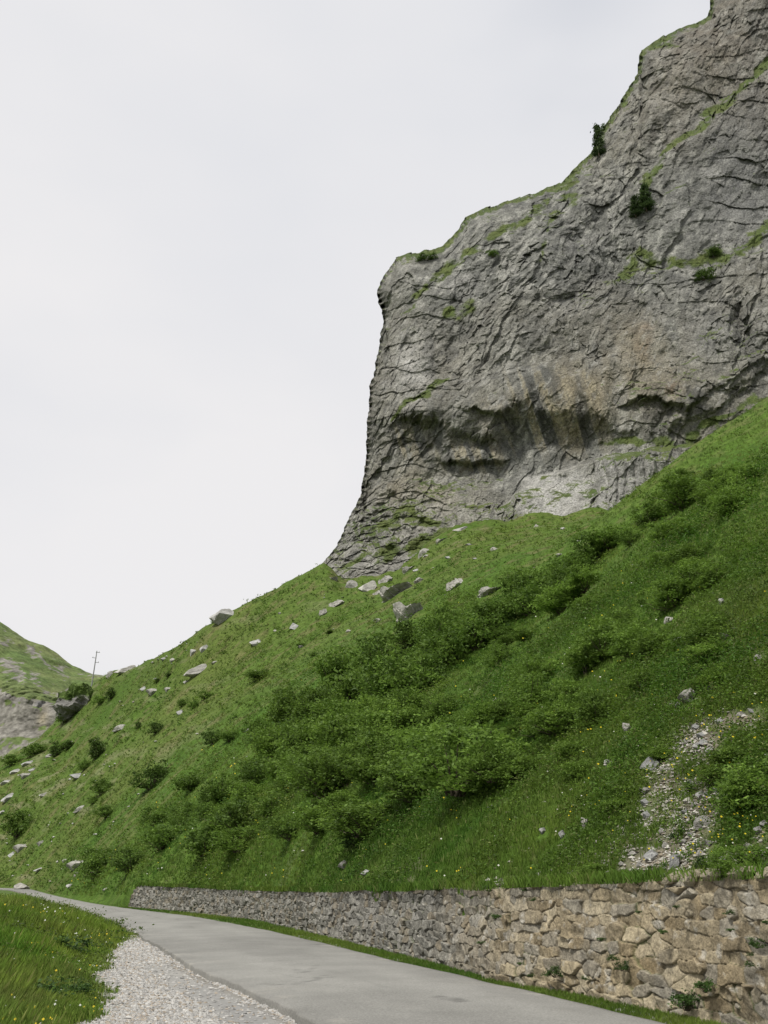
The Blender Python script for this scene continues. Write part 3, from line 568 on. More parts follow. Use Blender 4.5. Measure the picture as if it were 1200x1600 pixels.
out_ = D - .12 - .16 * HH                                  # batter: leans back as it rises
bulge = np.interp(Y0, [8, 16, 22], [.06, .05, 0])[:, None]
WX = X0[:, None] + Nx[:, None] * (out_ + bulge); WY = Y0[:, None] + Ny[:, None] * (out_ + bulge); WZ = road_z(WY) + HH + .02 * fbm(S[:, None] * 3, HH * 3, 5, 3, 125)
tan_m = sst(24.5, 19, Y0 + 1.5 * fbm(Y0 * .5, 0 * Y0, 0, 2, 126))[:, None]
cgray = mix((.14, .135, .115), (.27, .26, .23), np.clip(RN * 1.1, 0, 1)); ctan = mix((.22, .172, .10), (.35, .295, .195), RN)
ctan = mix(ctan, (.24, .225, .19), (np.modf(RN * 13.7)[0] > .7) * .65)
cgray = mix(cgray, (.21, .175, .12), (np.modf(RN * 9.1)[0] > .78) * .6)
wc = cgray + (ctan - cgray) * (tan_m * (.8 + .3 * fbm(S[:, None] * .8, HH, 0, 3, 127)).clip(0, 1))[..., None]
fl_ = fbm(S[:, None] * 6, HH * 9, 0, 4, 128); wc = mix(wc, (.42, .40, .35), sst(.3, .6, fl_) * .6)
wc = mix(wc, (.10, .10, .09), sst(.2, .55, fbm(S[:, None] * 2, HH * 3, 4, 4, 129)) * .35)
jm = 1 - sst(.04, .3, JO); mossy = sst(-.05, .25, fbm(S[:, None] * .9, HH * 1.4, 2, 3, 130))
earth = mix((.10, .085, .06), (.05, .07, .02), mossy)
wc = wc * np.interp(Y0, [18, 26], [1, .88])[:, None, None]; wc = wc + (earth - wc) * (jm * .85)[..., None]
wall = bpy.data.objects.new('retaining_wall', None); COL.objects.link(wall); wall.location = (WX[len(S) // 2, 0], WY[len(S) // 2, 0], 0)
tag(wall, 'long dry-stone retaining wall along the right side of the road, tan near, grey far', 'stone wall')
off = np.array(wall.location)
pW = np.stack([WX, WY, WZ], -1)
# top row folds back into the bank so the wall has thickness
cap = []
for d, dz in ((.12, .015), (.3, -.02), (.45, -.4)):
    c = pW[:, -1].copy(); c[:, 0] -= Nx * d; c[:, 1] -= Ny * d; c[:, 2] += dz; cap.append(c)
pW = np.concatenate([pW, np.stack(cap, 1)], 1); wc = np.concatenate([wc] + [mix(wc[:, -1:], (.09, .09, .045), np.full((len(S), 1), .6))] * 3, 1)
link('stone_face', mesh_np('stone_face', pW - off, grid_faces(*pW.shape[:2]), M_WALL, wc), wall)

# ------------------------------------------------------------------ rocks
def rock_mesh(name, seed, sub=4, flat=1.0, cuts=9, strata=0.0, tint=(.36, .35, .32), mat=None):
    import bmesh
    bm = bmesh.new(); bmesh.ops.create_icosphere(bm, subdivisions=sub, radius=1)
    V = np.array([v.co[:] for v in bm.verts]); Fc = np.array([[v.index for v in f.verts] for f in bm.faces]); bm.free()
    g = np.random.default_rng(seed)
    for _ in range(cuts):
        n = g.normal(size=3); n /= np.linalg.norm(n); d = g.uniform(.45, .8); k = V @ n - d; V = V - np.maximum(k, 0)[:, None] * n
    nn = V / (np.linalg.norm(V, axis=1, keepdims=True) + 1e-6)
    V = V + nn * (.10 * fbm(V[:, 0] * 2 + seed, V[:, 1] * 2, V[:, 2] * 2, 4, seed))[:, None]
    if strata:
        q = (V[:, 0] * 3.2 + V[:, 2] * .8 + .4 * fbm(V[:, 0] * 2, V[:, 1] * 2, V[:, 2] * 2, 3, seed + 1)) % 1.0
        V = V + nn * (strata * .5 * (q - .5))[:, None]
        ix_ = np.floor(V[:, 0] * 3.4 + .25 * V[:, 2]); rr_ = _h(ix_.astype(np.int64), ix_.astype(np.int64) * 0, ix_.astype(np.int64) * 0, seed); V[:, 2] += np.maximum(V[:, 2], 0) * .45 * rr_; V[:, 1] += .16 * np.modf(rr_ * 7)[0]
    V[:, 2] *= flat
    lo, hi = V.min(0), V.max(0); V = (V - (lo + hi) / 2) / ((hi - lo) / 2)
    c = mix(np.array(tint) * .72, np.array(tint) * 1.15, np.clip(.5 + .8 * fbm(V[:, 0] * 1.5 + seed, V[:, 1] * 1.5, V[:, 2] * 1.5, 4, seed + 3), 0, 1))
    c = mix(c, (.13, .13, .115), sst(.15, .5, fbm(V[:, 0] * 3 + seed, V[:, 1] * 3, V[:, 2] * 3, 4, seed + 5)) * .5)
    return mesh_np(name, V, Fc, mat or M_ROCK, c, smooth=False)
RP = [rock_mesh('boulder', 200 + i, 4, tint=t) for i, t in enumerate([(.35, .345, .325), (.31, .30, .27), (.37, .355, .32), (.31, .31, .30)])]
RT = [rock_mesh('coping', 250 + i, 4, tint=(.30, .265, .19)) for i in range(3)]
RS = [rock_mesh('outcrop', 220 + i, 5, cuts=9, strata=.2, tint=(.30, .29, .26)) for i in range(3)]
RB = [rock_mesh('ledge', 230 + i, 4, cuts=12, tint=(.33, .32, .29)) for i in range(3)]
ROCKS = []
def clear_of_rocks(P):
    ok = np.ones(len(P), bool)
    for (x_, y_, r_) in ROCKS: ok &= ~((np.abs(P[:, 0] - x_) < r_ * 1.05 + .05) & (P[:, 1] > y_ - r_ * 1.3 - .35) & (P[:, 1] < y_ + r_ * .8))
    return ok
def rock(u, v, wpx, hpx, label, name='boulder', set_=None, tilt=0.0, group=None, hit=None, deep=.85, cat='rock'):
    p = hit or hill_hit(u, v + hpx * .35)
    d = math.hypot(p.y, p.z - HC, p.x); k = d / F
    me = random.choice(set_ or RP)
    a, b, c = wpx * k / 2, wpx * k / 2 * deep, hpx * k / 2 * 1.25
    lift = (.45 if (wpx > 34 or set_ is RS) else .12) if p.y > 75 else .6
    if p.y < 75: a, b, c = a * 1.12, b * 1.12, c * 1.15
    ROCKS.append((p.x, p.y, a))
    o_ = link(name, me); o_.scale = (a, b, c); o_.location = p + Vector((0, .25 * b, c * lift))
    o_.rotation_euler = (random.uniform(-.15, .15), tilt, random.uniform(-.35, .35))
    tag(o_, label, cat, group); return o_

rock(345, 964, 40, 26, 'big pale squarish boulder perched on the skyline of the grassy ridge', deep=.9, tilt=-.15)
rock(45, 1383, 22, 10, 'pale rounded rock beside the far bend of the road', hit=Vector((-47.5, 142, 1.0)))
rock(400, 1002, 24, 13, 'pale rock on the slope below the skyline boulder')
rock(460, 977, 15, 13, 'small white rock tilted on the slope right of the skyline boulder', tilt=-.6)
rock(305, 1050, 42, 13, 'long grey slab lying slantwise on the slope below the skyline ridge', 'rock_slab', RB, -.35)
rock(318, 1012, 14, 14, 'upright pale stone at the right of a row below the ridge'); rock(302, 1017, 14, 12, 'leaning pale stone in the row below the ridge', tilt=.5)
rock(527, 942, 28, 12, 'pale layered rock left of the tall striped outcrop', 'rock_outcrop', RS, -.3); rock(504, 957, 14, 12, 'small broken rock left of the pale layered rock', 'rock_outcrop', RS)
rock(617, 921, 58, 30, 'large broken grey outcrop just under the foot of the cliff', 'rock_outcrop', RS, -.45)
rock(638, 951, 50, 40, 'upright outcrop of striped tilted layers standing in the upper meadow', 'rock_outcrop', RS, -.5)
rock(711, 912, 32, 18, 'grey pointed rock right of the large broken outcrop', 'rock_outcrop', RS, -.2)
rock(768, 921, 46, 15, 'long low split rock at the right end of the outcrops', 'rock_outcrop', RS, -.25)
rock(661, 993, 14, 14, 'small pale stone below the striped outcrop'); rock(591, 969, 15, 7, 'flat little stone left below the striped outcrop')
rock(195, 1046, 34, 10, 'flat pale rocks cropping out on the ridge right of the pole', 'rock_outcrop', RB, -.3)
rock(172, 1052, 14, 10, 'small pointed stone on the ridge beside the pole', 'rock_outcrop', RB)
rock(238, 1080, 22, 12, 'whitish rock among others on the far left slope'); rock(262, 1077, 13, 9, 'small rock right of the whitish rock on the far left slope')
rock(281, 1112, 13, 10, 'single white stone below the row of pale rocks on the left slope')
rock(121, 1211, 25, 9, 'smooth flat grey rock on the left slope below the dark round bush', deep=.7); rock(188, 1136, 26, 8, 'pale flat slab right above the dark round bush on the left slope', 'rock_slab', RB, -.2)
rock(126, 1263, 25, 7, 'thin white slab lying in the grass low on the left slope', 'rock_slab', RB, -.3); rock(68, 1241, 15, 5, 'thin pale slab near the left edge of the slope', 'rock_slab', RB, -.2)
rock(384, 1140, 14, 7, 'small reddish grey rock right of the low double bush')
LEFTR = [(42, 1192, 20, 8), (22, 1205, 16, 8), (38, 1212, 16, 10), (8, 1222, 18, 8), (12, 1246, 22, 12), (50, 1202, 12, 6), (78, 1180, 14, 6), (4, 1268, 12, 6), (30, 1325, 20, 13), (62, 1318, 10, 10), (18, 1335, 12, 9), (62, 1358, 20, 6), (118, 1352, 30, 14), (100, 1345, 8, 6), (120, 1365, 9, 7), (108, 1384, 10, 6), (165, 1390, 10, 5), (224, 1075, 12, 8), (290, 1065, 8, 6), (256, 1028, 12, 6), (270, 1030, 10, 6), (335, 1035, 10, 5), (243, 1060, 8, 4)]
for u_, v_, w_, h_ in LEFTR:
    rock(u_, v_, w_, h_, 'pale weathered stone lying in the grass of the left slope', group='pale stones on the left slope', tilt=random.uniform(-.4, 0))
for u_, v_, w_, h_ in [(732, 850, 10, 5), (772, 857, 14, 8), (838, 821, 8, 6), (880, 825, 8, 6), (875, 866, 13, 5), (700, 870, 10, 5), (650, 890, 12, 6), (575, 915, 12, 7), (665, 868, 10, 6), (905, 845, 8, 5), (742, 872, 8, 4), (470, 1010, 9, 5), (545, 985, 10, 5), (430, 985, 6, 4), (437, 958, 6, 4)]:
    rock(u_, v_, w_, h_, 'small pale stone in the high meadow under the cliff', group='small stones in the high meadow')
for u_, v_, w_, h_ in [(548, 912, 24, 14), (575, 915, 30, 18), (603, 903, 26, 16), (560, 895, 22, 16), (640, 885, 26, 14), (662, 862, 24, 12), (628, 872, 20, 16), (690, 842, 22, 10), (720, 826, 26, 8), (520, 902, 16, 10), (590, 925, 20, 10), (655, 905, 18, 10)]:
    rock(u_, v_, w_, h_, 'broken layered rock poking out of the turf at the foot of the cliff', 'rock_outcrop', RS + RB, random.uniform(-.6, -.2), group='broken rocks at the foot of the cliff')
rock(1018, 1199, 27, 18, 'biggest pale bluish boulder on the right slope above the scree', deep=.8, tilt=-.5); rock(1040, 1203, 15, 7, 'flat beige stone touching the pale boulder on the right slope')
rock(1076, 1092, 24, 17, 'beige angular rock with a dark hollow on the right slope', tilt=-.4); rock(1058, 1103, 10, 8, 'small white stone left below the beige angular rock')
rock(980, 1138, 12, 12, 'pointed grey stone alone in the grass left of the scree', tilt=-.5); rock(948, 1193, 8, 8, 'tiny pale stone left of the pale bluish boulder')
rock(1045, 970, 16, 9, 'pale stone high on the right slope', tilt=-.4); rock(1066, 1003, 20, 13, 'rough grey stone pair high on the right slope'); rock(1130, 998, 16, 12, 'rounded beige rock near the right edge high on the slope')
rock(1128, 941, 8, 9, 'topmost small white stone on the right slope'); rock(1184, 1029, 12, 7, 'thin pale slab at the right edge of the slope', 'rock_slab', RB, -.4); rock(815, 1063, 13, 12, 'dull mauve stone in the grass among the middle bushes')
rock(1117, 1070, 22, 6, 'long pale slab leaning right of the beige angular rock', 'rock_slab', RB, -.6)
rock(1098, 1288, 26, 14, 'long white rock in the upper part of the scree', 'rock_slab', RB, -.35); rock(1018, 1340, 20, 13, 'white block in the middle of the scree', tilt=-.3); rock(1055, 1351, 15, 20, 'tall white block at the foot of the scree above the wall', tilt=.5)
rock(1008, 1238, 14, 9, 'beige stone below the pale bluish boulder'); rock(1008, 1255, 11, 9, 'second stone below the pale bluish boulder, greyish'); rock(1011, 1275, 10, 10, 'lowest of the stones below the pale bluish boulder')
rock(914, 1287, 10, 12, 'upright grey stone in the grass above the wall', tilt=-.4); rock(878, 1306, 9, 10, 'white stone left of the upright grey stone'); rock(848, 1300, 9, 8, 'dull stone left of the white stone above the wall'); rock(990, 1335, 12, 6, 'flat white stone at the left edge of the scree')
rock(536, 1355, 13, 10, 'bluish stone in the grass above the grey part of the wall', tilt=-.5); rock(571, 1365, 14, 7, 'dull flat stone right of the bluish stone above the wall', tilt=-.4); rock(971, 1351, 8, 6, 'single small grey stone left of the scree')
for u_, v_, w_, h_ in [(1100, 1162, 14, 9), (1090, 1168, 11, 9), (1074, 1160, 13, 9), (1088, 1137, 11, 8), (1096, 1150, 12, 8), (1110, 1175, 11, 9), (1060, 1168, 10, 6), (1125, 1128, 12, 7), (1160, 1118, 14, 7), (1175, 1112, 12, 6), (1095, 1245, 12, 10), (1085, 1258, 10, 7), (1120, 1235, 11, 8), (1080, 1225, 9, 6), (1072, 1270, 11, 7), (1105, 1243, 9, 6), (1068, 1318, 11, 7), (1040, 1322, 10, 7), (1080, 1305, 10, 6), (1095, 1335, 12, 8), (1108, 1320, 10, 8), (1035, 1300, 10, 7), (1130, 1345, 10, 8), (1000, 1352, 10, 7), (1185, 1300, 10, 10), (1195, 1290, 10, 9), (1170, 1325, 11, 8)]:
    rock(u_, v_, w_, h_, 'broken pale stone lying in the scree on the right slope', group='larger stones in the scree', tilt=random.uniform(-.5, .5))
# the dark rock step on the left ridge
kp = Vector(pt(132, 1110, 264)); kr = 262 * 1.05 / F
kn = link('rock_knoll', rock_mesh('rock_knoll', 260, 6, cuts=14, tint=(.19, .185, .17))); kn.location = kp; kn.scale = (36 * kr, 9, 26 * kr); kn.rotation_euler = (0, .5, .2)
ka = kn.data.color_attributes['Col']; kv = np.zeros(len(kn.data.vertices) * 3, np.float32); kn.data.vertices.foreach_get('co', kv); kv = kv.reshape(-1, 3); kd = .32 * rdg(kv[:, 0] * 1.6, kv[:, 1] * 1.6, kv[:, 2] * 1.1, 5, 262); kv = kv * (1 + kd)[:, None] ; kn.data.vertices.foreach_set('co', np.ascontiguousarray(kv, np.float32).ravel()); kn.data.update()
kc = np.zeros((len(kv), 4), np.float32); ka.data.foreach_get('color', kc.ravel()); kt = sst(.2, .4, kv[:, 2] * .8 - kv[:, 0] * .55 + .4 * fbm(kv[:, 0] * 3, kv[:, 1] * 3, kv[:, 2] * 3, 3, 261))
kc = kc.reshape(-1, 4); kc[:, :3] = mix(kc[:, :3], (.075, .115, .025), kt); ka.data.foreach_set('color', np.ascontiguousarray(kc).ravel())
tag(kn, 'dark rock step with grassy top on the ridge beneath the pole', 'rock outcrop')

# coping stones on the near part of the wall
s = 5.0
while s < 27:
    k = random.uniform(.14, .3); s += k + random.uniform(.02, .1)
    xx, yy_ = wall_xy(s); t_ = wall_tan(np.array([s]))[0]; a = math.atan2(t_[1], t_[0])
    hh = float(np.interp(s, S, Hs)); o_ = link('coping_stone', random.choice(RT), wall)
    zc = hh + random.uniform(.0, .04)
    o_.location = (xx - t_[1] * (-.16 * hh + .02 - .1) - off[0], yy_ + t_[0] * (-.16 * hh + .02 - .1) - off[1], zc)
    o_.scale = (k, .17, random.uniform(.07, .12)); o_.rotation_euler = (random.uniform(-.1, .1), random.uniform(-.12, .12), a + random.uniform(-.12, .12)); s += k

# scree: small broken stones nobody would count
def scatter_stones(name, P, size, tints, label, cat, mat):
    n = len(P); base = []
    for i in range(6):
        g_ = np.random.default_rng(300 + i); c8 = np.array([(1, 0, 0), (-1, 0, 0), (0, 1, 0), (0, -1, 0), (0, 0, 1), (0, 0, -1)], float) * g_.uniform(.6, 1.1, (6, 1)) + g_.normal(0, .18, (6, 3)); base.append(c8)
    fo = np.array([(0, 2, 4), (2, 1, 4), (1, 3, 4), (3, 0, 4), (2, 0, 5), (1, 2, 5), (3, 1, 5), (0, 3, 5)])
    base = np.array(base)[RNG.integers(0, 6, n)]
    sc_ = size[:, None, None] * np.stack([RNG.uniform(.7, 1.3, n), RNG.uniform(.7, 1.3, n), RNG.uniform(.35, .75, n)], 1)[:, None, :]
    a = RNG.uniform(0, 6.28, n); ca, sa = np.cos(a)[:, None], np.sin(a)[:, None]; V = base * sc_
    V = np.stack([V[..., 0] * ca - V[..., 1] * sa, V[..., 0] * sa + V[..., 1] * ca, V[..., 2]], -1) + P[:, None, :]
    Fc = (np.arange(n)[:, None, None] * 6 + fo[None]).reshape(-1, 3)
    c = mix(tints[0], tints[1], RNG.random(n)); c = mix(c, tints[2], (RNG.random(n) > .8) * .8)
    o_ = link(name, mesh_np(name, V.reshape(-1, 3), Fc, mat, np.repeat(c, 6, 0), smooth=False)); tag(o_, label, cat, kind='stuff'); return o_
P, u_, v_, ij = hill_sample(60000, 760, 1230, 1090, 1395)
dens = sc_m[ij[:, 0], ij[:, 1]]; kp_ = (RNG.random(len(P)) < (dens * .55 + .012) * np.clip(.7 + 1.2 * fbm(P[:, 0] * .8, P[:, 1] * .8, 0, 3, 131), 0, 1)); P = P[kp_]
scatter_stones('scree', P, P[:, 1] * RNG.uniform(.0007, .003, len(P)) * RNG.uniform(.5, 1.6, len(P)), [(.24, .225, .19), (.45, .43, .39), (.19, .155, .105)], 'pale broken scree spilling down the slope above the wall', 'scree', M_GRAVEL)
P, u_, v_, ij = hill_sample(9000, -40, 1240, 850, 1380)
kk = fbm(P[:, 0] * .1, P[:, 1] * .15, 0, 3, 132); kp_ = RNG.random(len(P)) < np.clip(.02 + .25 * kk, .006, .2) * np.where(u_ < 330, 1.5, .6); P = P[kp_]
scatter_stones('scattered_stones', P, P[:, 1] * RNG.uniform(.0006, .0022, len(P)), [(.33, .32, .29), (.45, .44, .41), (.25, .22, .18)], 'small pale stones sprinkled all over the green hillside', 'stones', M_GRAVEL)
# gravel lay-by
n = 42000; gyv = 1 / RNG.uniform(1 / 36, 1 / 9.0, n); gl = RNG.uniform(-.05, 1.25, n) * (gravel_w(gyv) + .25); gxv = lX(gyv) - gl
edge = gravel_w(gyv) - gl + .5 * fbm(gxv * .9, gyv * .9, 0, 4, 23); kp_ = (RNG.random(n) < np.clip(.45 + edge * 1.2, .0, .95)) & ~((np.abs(gl - .5) < .4) & (RNG.random(n) < .85) & (gyv < 24)); gxv, gyv = gxv[kp_], gyv[kp_]
scatter_stones('gravel', np.stack([gxv, gyv, ground_z(gxv, gyv) + .003], -1), RNG.uniform(.011, .04, len(gxv)) * (.6 + gyv / 30), [(.23, .225, .215), (.42, .41, .385), (.28, .235, .18)], 'loose grey gravel of the lay-by left of the road', 'gravel', M_GRAVEL)

# ------------------------------------------------------------------ grass, flowers (stuff)
def blades(P, h, w, nper, tint, lean=.45, curl=True):
    n = len(P) * nper; B = np.repeat(P, nper, 0); hh = np.repeat(h, nper) * RNG.uniform(.5, 1.25, n); ww = np.repeat(w, nper) * RNG.uniform(.7, 1.3, n)
    B = B + np.stack([RNG.normal(0, 1, n), RNG.normal(0, 1, n), np.zeros(n)], 1) * (np.repeat(h, nper) * .38)[:, None]
    a = RNG.uniform(0, 6.283, n); l = RNG.uniform(.1, 1, n) * lean * hh; b = RNG.uniform(0, 6.283, n)
    dx, dy = np.cos(a) * l, np.sin(a) * l; px, py = np.cos(b) * ww / 2, np.sin(b) * ww / 2; z0 = np.zeros(n)
    v0 = B + np.stack([px, py, z0 - .06 * hh], 1); v1 = B - np.stack([px, py, z0 + .06 * hh], 1)
    v2 = B + np.stack([dx * .4 - px * .8, dy * .4 - py * .8, hh * .6], 1); v3 = B + np.stack([dx, dy, hh], 1)
    V = np.stack([v0, v1, v2, v3], 1).reshape(-1, 3); i = np.arange(n)[:, None] * 4
    Fc = np.concatenate([i + np.array([[0, 1, 2]]), i + np.array([[0, 2, 3]])], 0)
    c = np.repeat(np.repeat(tint, nper, 0) * RNG.uniform(.75, 1.3, (n, 1)), 4, 0)
    return V, Fc, c
def stuff(name, parts, mat, label, cat, smooth=False):
    o_ = 0; VV_, FF_, CC_ = [], [], []
    for V, Fc, c in parts: VV_.append(V); FF_.append(Fc + o_); CC_.append(c); o_ += len(V)
    ob = link(name, mesh_np(name, np.concatenate(VV_), np.concatenate(FF_), mat, np.concatenate(CC_), smooth)); tag(ob, label, cat, kind='stuff'); return ob
def tint_at(P, s=0):
    a = fbm(P[:, 0] * .09, P[:, 1] * .09, 0, 4, 51 + s); b = fbm(P[:, 0] * .6, P[:, 1] * .6, 0, 3, 141 + s)
    c = mix((.07, .135, .018), (.165, .205, .036), np.clip(.5 + .95 * a + .5 * b, 0, 1)); e_ = fbm(P[:, 0] * .22, P[:, 1] * .22, 0, 3, 151 + s); c = mix(c, (.18, .18, .065), np.clip(.8 * e_ - .15, 0, .5)); c = mix(c, (.23, .215, .09), (RNG.random(len(P)) > .92) * .7) * np.array((.78, .9, .75)); return c
# hillside grass, coarser with distance
P, u_, v_, ij = hill_sample(178000, -160, 1560, 600, 1400)
sm = np.clip(soilm[ij[:, 0], ij[:, 1]] + .6 * sc_m[ij[:, 0], ij[:, 1]], 0, 1); d = np.linalg.norm(P, axis=1)
kp_ = (RNG.random(len(P)) > sm * .85) & (RNG.random(len(P)) < np.interp(d, [10, 60, 120, 220], [1, 1, .55, .3])); P, d = P[kp_], d[kp_]; kp_ = clear_of_rocks(P); P, d = P[kp_], d[kp_]
hgt = np.interp(d, [10, 25, 60, 130, 230], [.10, .14, .19, .26, .34]) * (.8 + .5 * fbm(P[:, 0] * .3, P[:, 1] * .3, 0, 3, 142)); wid = np.interp(d, [10, 30, 60, 230], [.008, .019, .034, .10])
parts = [blades(P, hgt, wid, 6, mix(tint_at(P) * np.interp(d, [60, 150], [1, .9])[:, None], (.10, .105, .04), np.interp(d, [80, 160], [0, .3]) * RNG.random(len(d))))]
# fringe hanging over the wall top and along its foot, bank, gravel edge
sW = RNG.uniform(2, WLEN - 1, 12000); sW = sW[RNG.random(12000) < np.interp(wall_xy(sW)[1], [9, 20, 26, 75], [.8, .8, 1, 1]) * (.4 + 1.2 * (fbm(sW * .6, sW * 0, 0, 3, 137) > -.1))]
xw, yw = wall_xy(sW); tw = wall_tan(sW); bk = RNG.uniform(-.1, .5, len(sW)) + .16 * 1.4
parts.append(blades(np.stack([xw + tw[:, 1] * bk, yw - tw[:, 0] * bk, np.interp(sW, S, Hs) - .02 + 0 * sW], -1), np.full(len(sW), .17), np.interp(yw, [8, 70], [.008, .03]), 6, tint_at(np.stack([xw, yw], -1)), .8))
Pq, u_, v_, ij = hill_sample(166000, -160, 1560, 600, 1395)
dq = np.linalg.norm(Pq, axis=1); den = fbm(Pq[:, 0] * .13, Pq[:, 1] * .13, 0, 4, 147) + .5 * fbm(Pq[:, 0] * .6, Pq[:, 1] * .6, 0, 3, 148)
kp_ = (RNG.random(len(Pq)) < np.clip(.22 + 1.1 * den + .25 * np.exp(-((u_ - 700) / 330) ** 2 - ((v_ - 1120) / 170) ** 2), .03, .9) * np.interp(dq, [10, 70, 130, 220], [1, 1, .6, .4])) & (RNG.random(len(Pq)) > sc_m[ij[:, 0], ij[:, 1]] * 1.05); Pq, dq, den = Pq[kp_], dq[kp_], den[kp_]; kp_ = clear_of_rocks(Pq); Pq, dq, den = Pq[kp_], dq[kp_], den[kp_]
def leaves(P, d, den, nl=10):
    n = len(P) * nl; B = np.repeat(P, nl, 0); hh = np.repeat(np.interp(d, [10, 40, 120, 220], [.16, .38, .5, .5]) * np.clip(.75 + 1.3 * den, .35, 2.0), nl)
    B = B + np.stack([RNG.normal(0, .45, n) * hh, RNG.normal(0, .45, n) * hh, RNG.random(n) ** .7 * hh], 1); sz = np.repeat(np.interp(d, [10, 40, 220], [.022, .05, .2]), nl) * RNG.uniform(.6, 1.3, n)
    a = RNG.normal(size=(n, 3)); a[:, 2] *= .5; a /= np.linalg.norm(a, axis=1, keepdims=True); b = np.cross(a, RNG.normal(size=(n, 3)) + np.array([0, 0, 1.5])); b /= np.linalg.norm(b, axis=1, keepdims=True); sz = sz[:, None]
    V = np.stack([B - a * sz, B + b * sz * .5, B + a * sz, B - b * sz * .5], 1).reshape(-1, 3)
    c = np.repeat(np.repeat(tint_at(P, 3) * RNG.uniform(.6, 1.25, (len(P), 1)), nl, 0) * RNG.uniform(.7, 1.3, (n, 1)), 4, 0); return V, np.arange(n * 4).reshape(-1, 4), c
stuff('undergrowth', [leaves(Pq, dq, den)], M_LEAF, 'patchy leafy undergrowth mixed into the hillside grass', 'undergrowth')
hg = stuff('grass', parts, M_BLADE, 'long green grass covering the hillside above the wall', 'grass')
ln_ = np.interp(RNG.random(9000), [0, 1], [0, 1]); yv = 1 / RNG.uniform(1 / 76, 1 / 8.0, 16000); xr = rX(yv); sidx = np.argmin(np.abs(wq[:, 1][None] - yv[:2][:, None]), 1)
xwall = np.interp(yv, wq[:, 1], wq[:, 0]); f_ = RNG.beta(1.1, 1.4, len(yv)); xv = xr + .03 + (xwall - xr + .05) * (1 - f_)
keep = RNG.random(len(yv)) < np.interp(yv, [8, 14, 20, 30], [.55, .6, .9, 1]); xv, yv = xv[keep], yv[keep]; zv = ground_z(xv, yv)
Pv = np.stack([xv, yv, zv], -1); vg = [blades(Pv, np.full(len(xv), .065) * np.interp(yv, [8, 30, 75], [.9, 1.1, 1.6]), np.interp(yv, [8, 70], [.007, .03]), 6, tint_at(Pv, 1) * 1.05, .6)]
stuff('verge_grass', vg, M_BLADE, 'strip of short bright grass between the road and the wall', 'grass')
n = 60000; uu = RNG.uniform(-260, 240, n); vv = RNG.uniform(1388, 1640, n); r_, t_ = ray(uu, vv); Yb = np.full(n, 20.0)
for _ in range(25): Yb = .5 * Yb + .5 * np.clip((ground_z(r_ * Yb, Yb) - HC) / t_, 5, 120)
Xb = r_ * Yb; dlb = lX(Yb) - Xb - gravel_w(Yb); ed = dlb + .8 * fbm(Xb * .9, Yb * .9, 0, 4, 23); ok = (ed > -.1) & (RNG.random(n) < np.clip(.25 + ed * 1.2, 0, 1)) & (Yb < 110); Xb, Yb, dlb = Xb[ok], Yb[ok], dlb[ok]
Pb = np.stack([Xb, Yb, ground_z(Xb, Yb)], -1); hb = np.clip(.09 + .13 * dlb, .08, .33) * (1 + .7 * fbm(Xb * .7, Yb * .7, 0, 3, 143))
bank = [blades(Pb, hb, np.interp(Yb, [8, 20, 60], [.009, .014, .03]), 7, mix(tint_at(Pb, 2) * np.array((1.6, 1.5, 1.4)), (.15, .15, .055), np.clip(.5 * fbm(Xb * .8, Yb * .8, 0, 3, 154) + .15, 0, .5)), .6)]
selb = RNG.random(len(Pb)) < np.clip(.10 + .6 * fbm(Xb * .6, Yb * .6, 0, 3, 152), .12, .75); dnb = fbm(Xb * .5, Yb * .5, 0, 3, 153)
stuff('bank_weeds', [leaves(Pb[selb], Yb[selb], dnb[selb] * .8, 9)], M_LEAF, 'leafy low weeds mixed into the meadow grass left of the gravel', 'weeds')
stuff('bank_grass', bank, M_BLADE, 'tall meadow grass on the bank left of the gravel', 'grass')
def petals(P, size, c):
    n = len(P); k = []
    for (a, b) in ((1, 0), (0, 1), (-1, 0), (0, -1)): k.append(P + np.stack([a * size, b * size * .5, b * size * .8], -1))
    i = np.arange(n); V = np.concatenate(k); return V, np.stack([i, i + n, i + 2 * n, i + 3 * n], -1), np.tile(c, (4, 1))
P, u_, v_, ij = hill_sample(11500, -150, 1500, 900, 1395)
cl_ = fbm(P[:, 0] * .35, P[:, 1] * .35, 0, 3, 144); kp_ = RNG.random(len(P)) < np.clip(.10 + .9 * cl_, .03, .6) * np.interp(v_, [900, 1150, 1380], [.22, .35, 1]) * np.interp(u_, [0, 500, 800], [.4, .9, 1]); P = P[kp_]; d = np.linalg.norm(P, axis=1); P = P[d < 125]; d = d[d < 125]
P[:, 2] += np.interp(d, [10, 60, 150], [.2, .32, .45]); yel = (RNG.random(len(P)) > .22)
stuff('wild_flowers', [petals(P, np.interp(d, [10, 30, 150], [.012, .024, .085]) * RNG.uniform(.6, 1.3, len(P)), np.where(yel[:, None], (.62, .5, .03), (.6, .6, .52)))], M_PETAL, 'yellow and white wild flowers dotted over the hillside grass', 'flowers')
kp_ = RNG.random(len(Pb)) < np.clip(.006 + .05 * fbm(Xb * .5, Yb * .5, 0, 3, 145) + .015 * np.exp(-(dlb / .7) ** 2), 0, .05); Pf = Pb[kp_].copy(); Pf[:, 2] += hb[kp_] * RNG.uniform(.8, 1.15, len(Pf)); yel = RNG.random(len(Pf)) > .45
stuff('bank_flowers', [petals(Pf, np.interp(Pf[:, 1], [8, 60], [.012, .04]) * RNG.uniform(.6, 1.3, len(Pf)), np.where(yel[:, None], (.62, .48, .03), (.6, .62, .55)))], M_PETAL, 'yellow and white flowers in the grass left of the gravel', 'flowers')

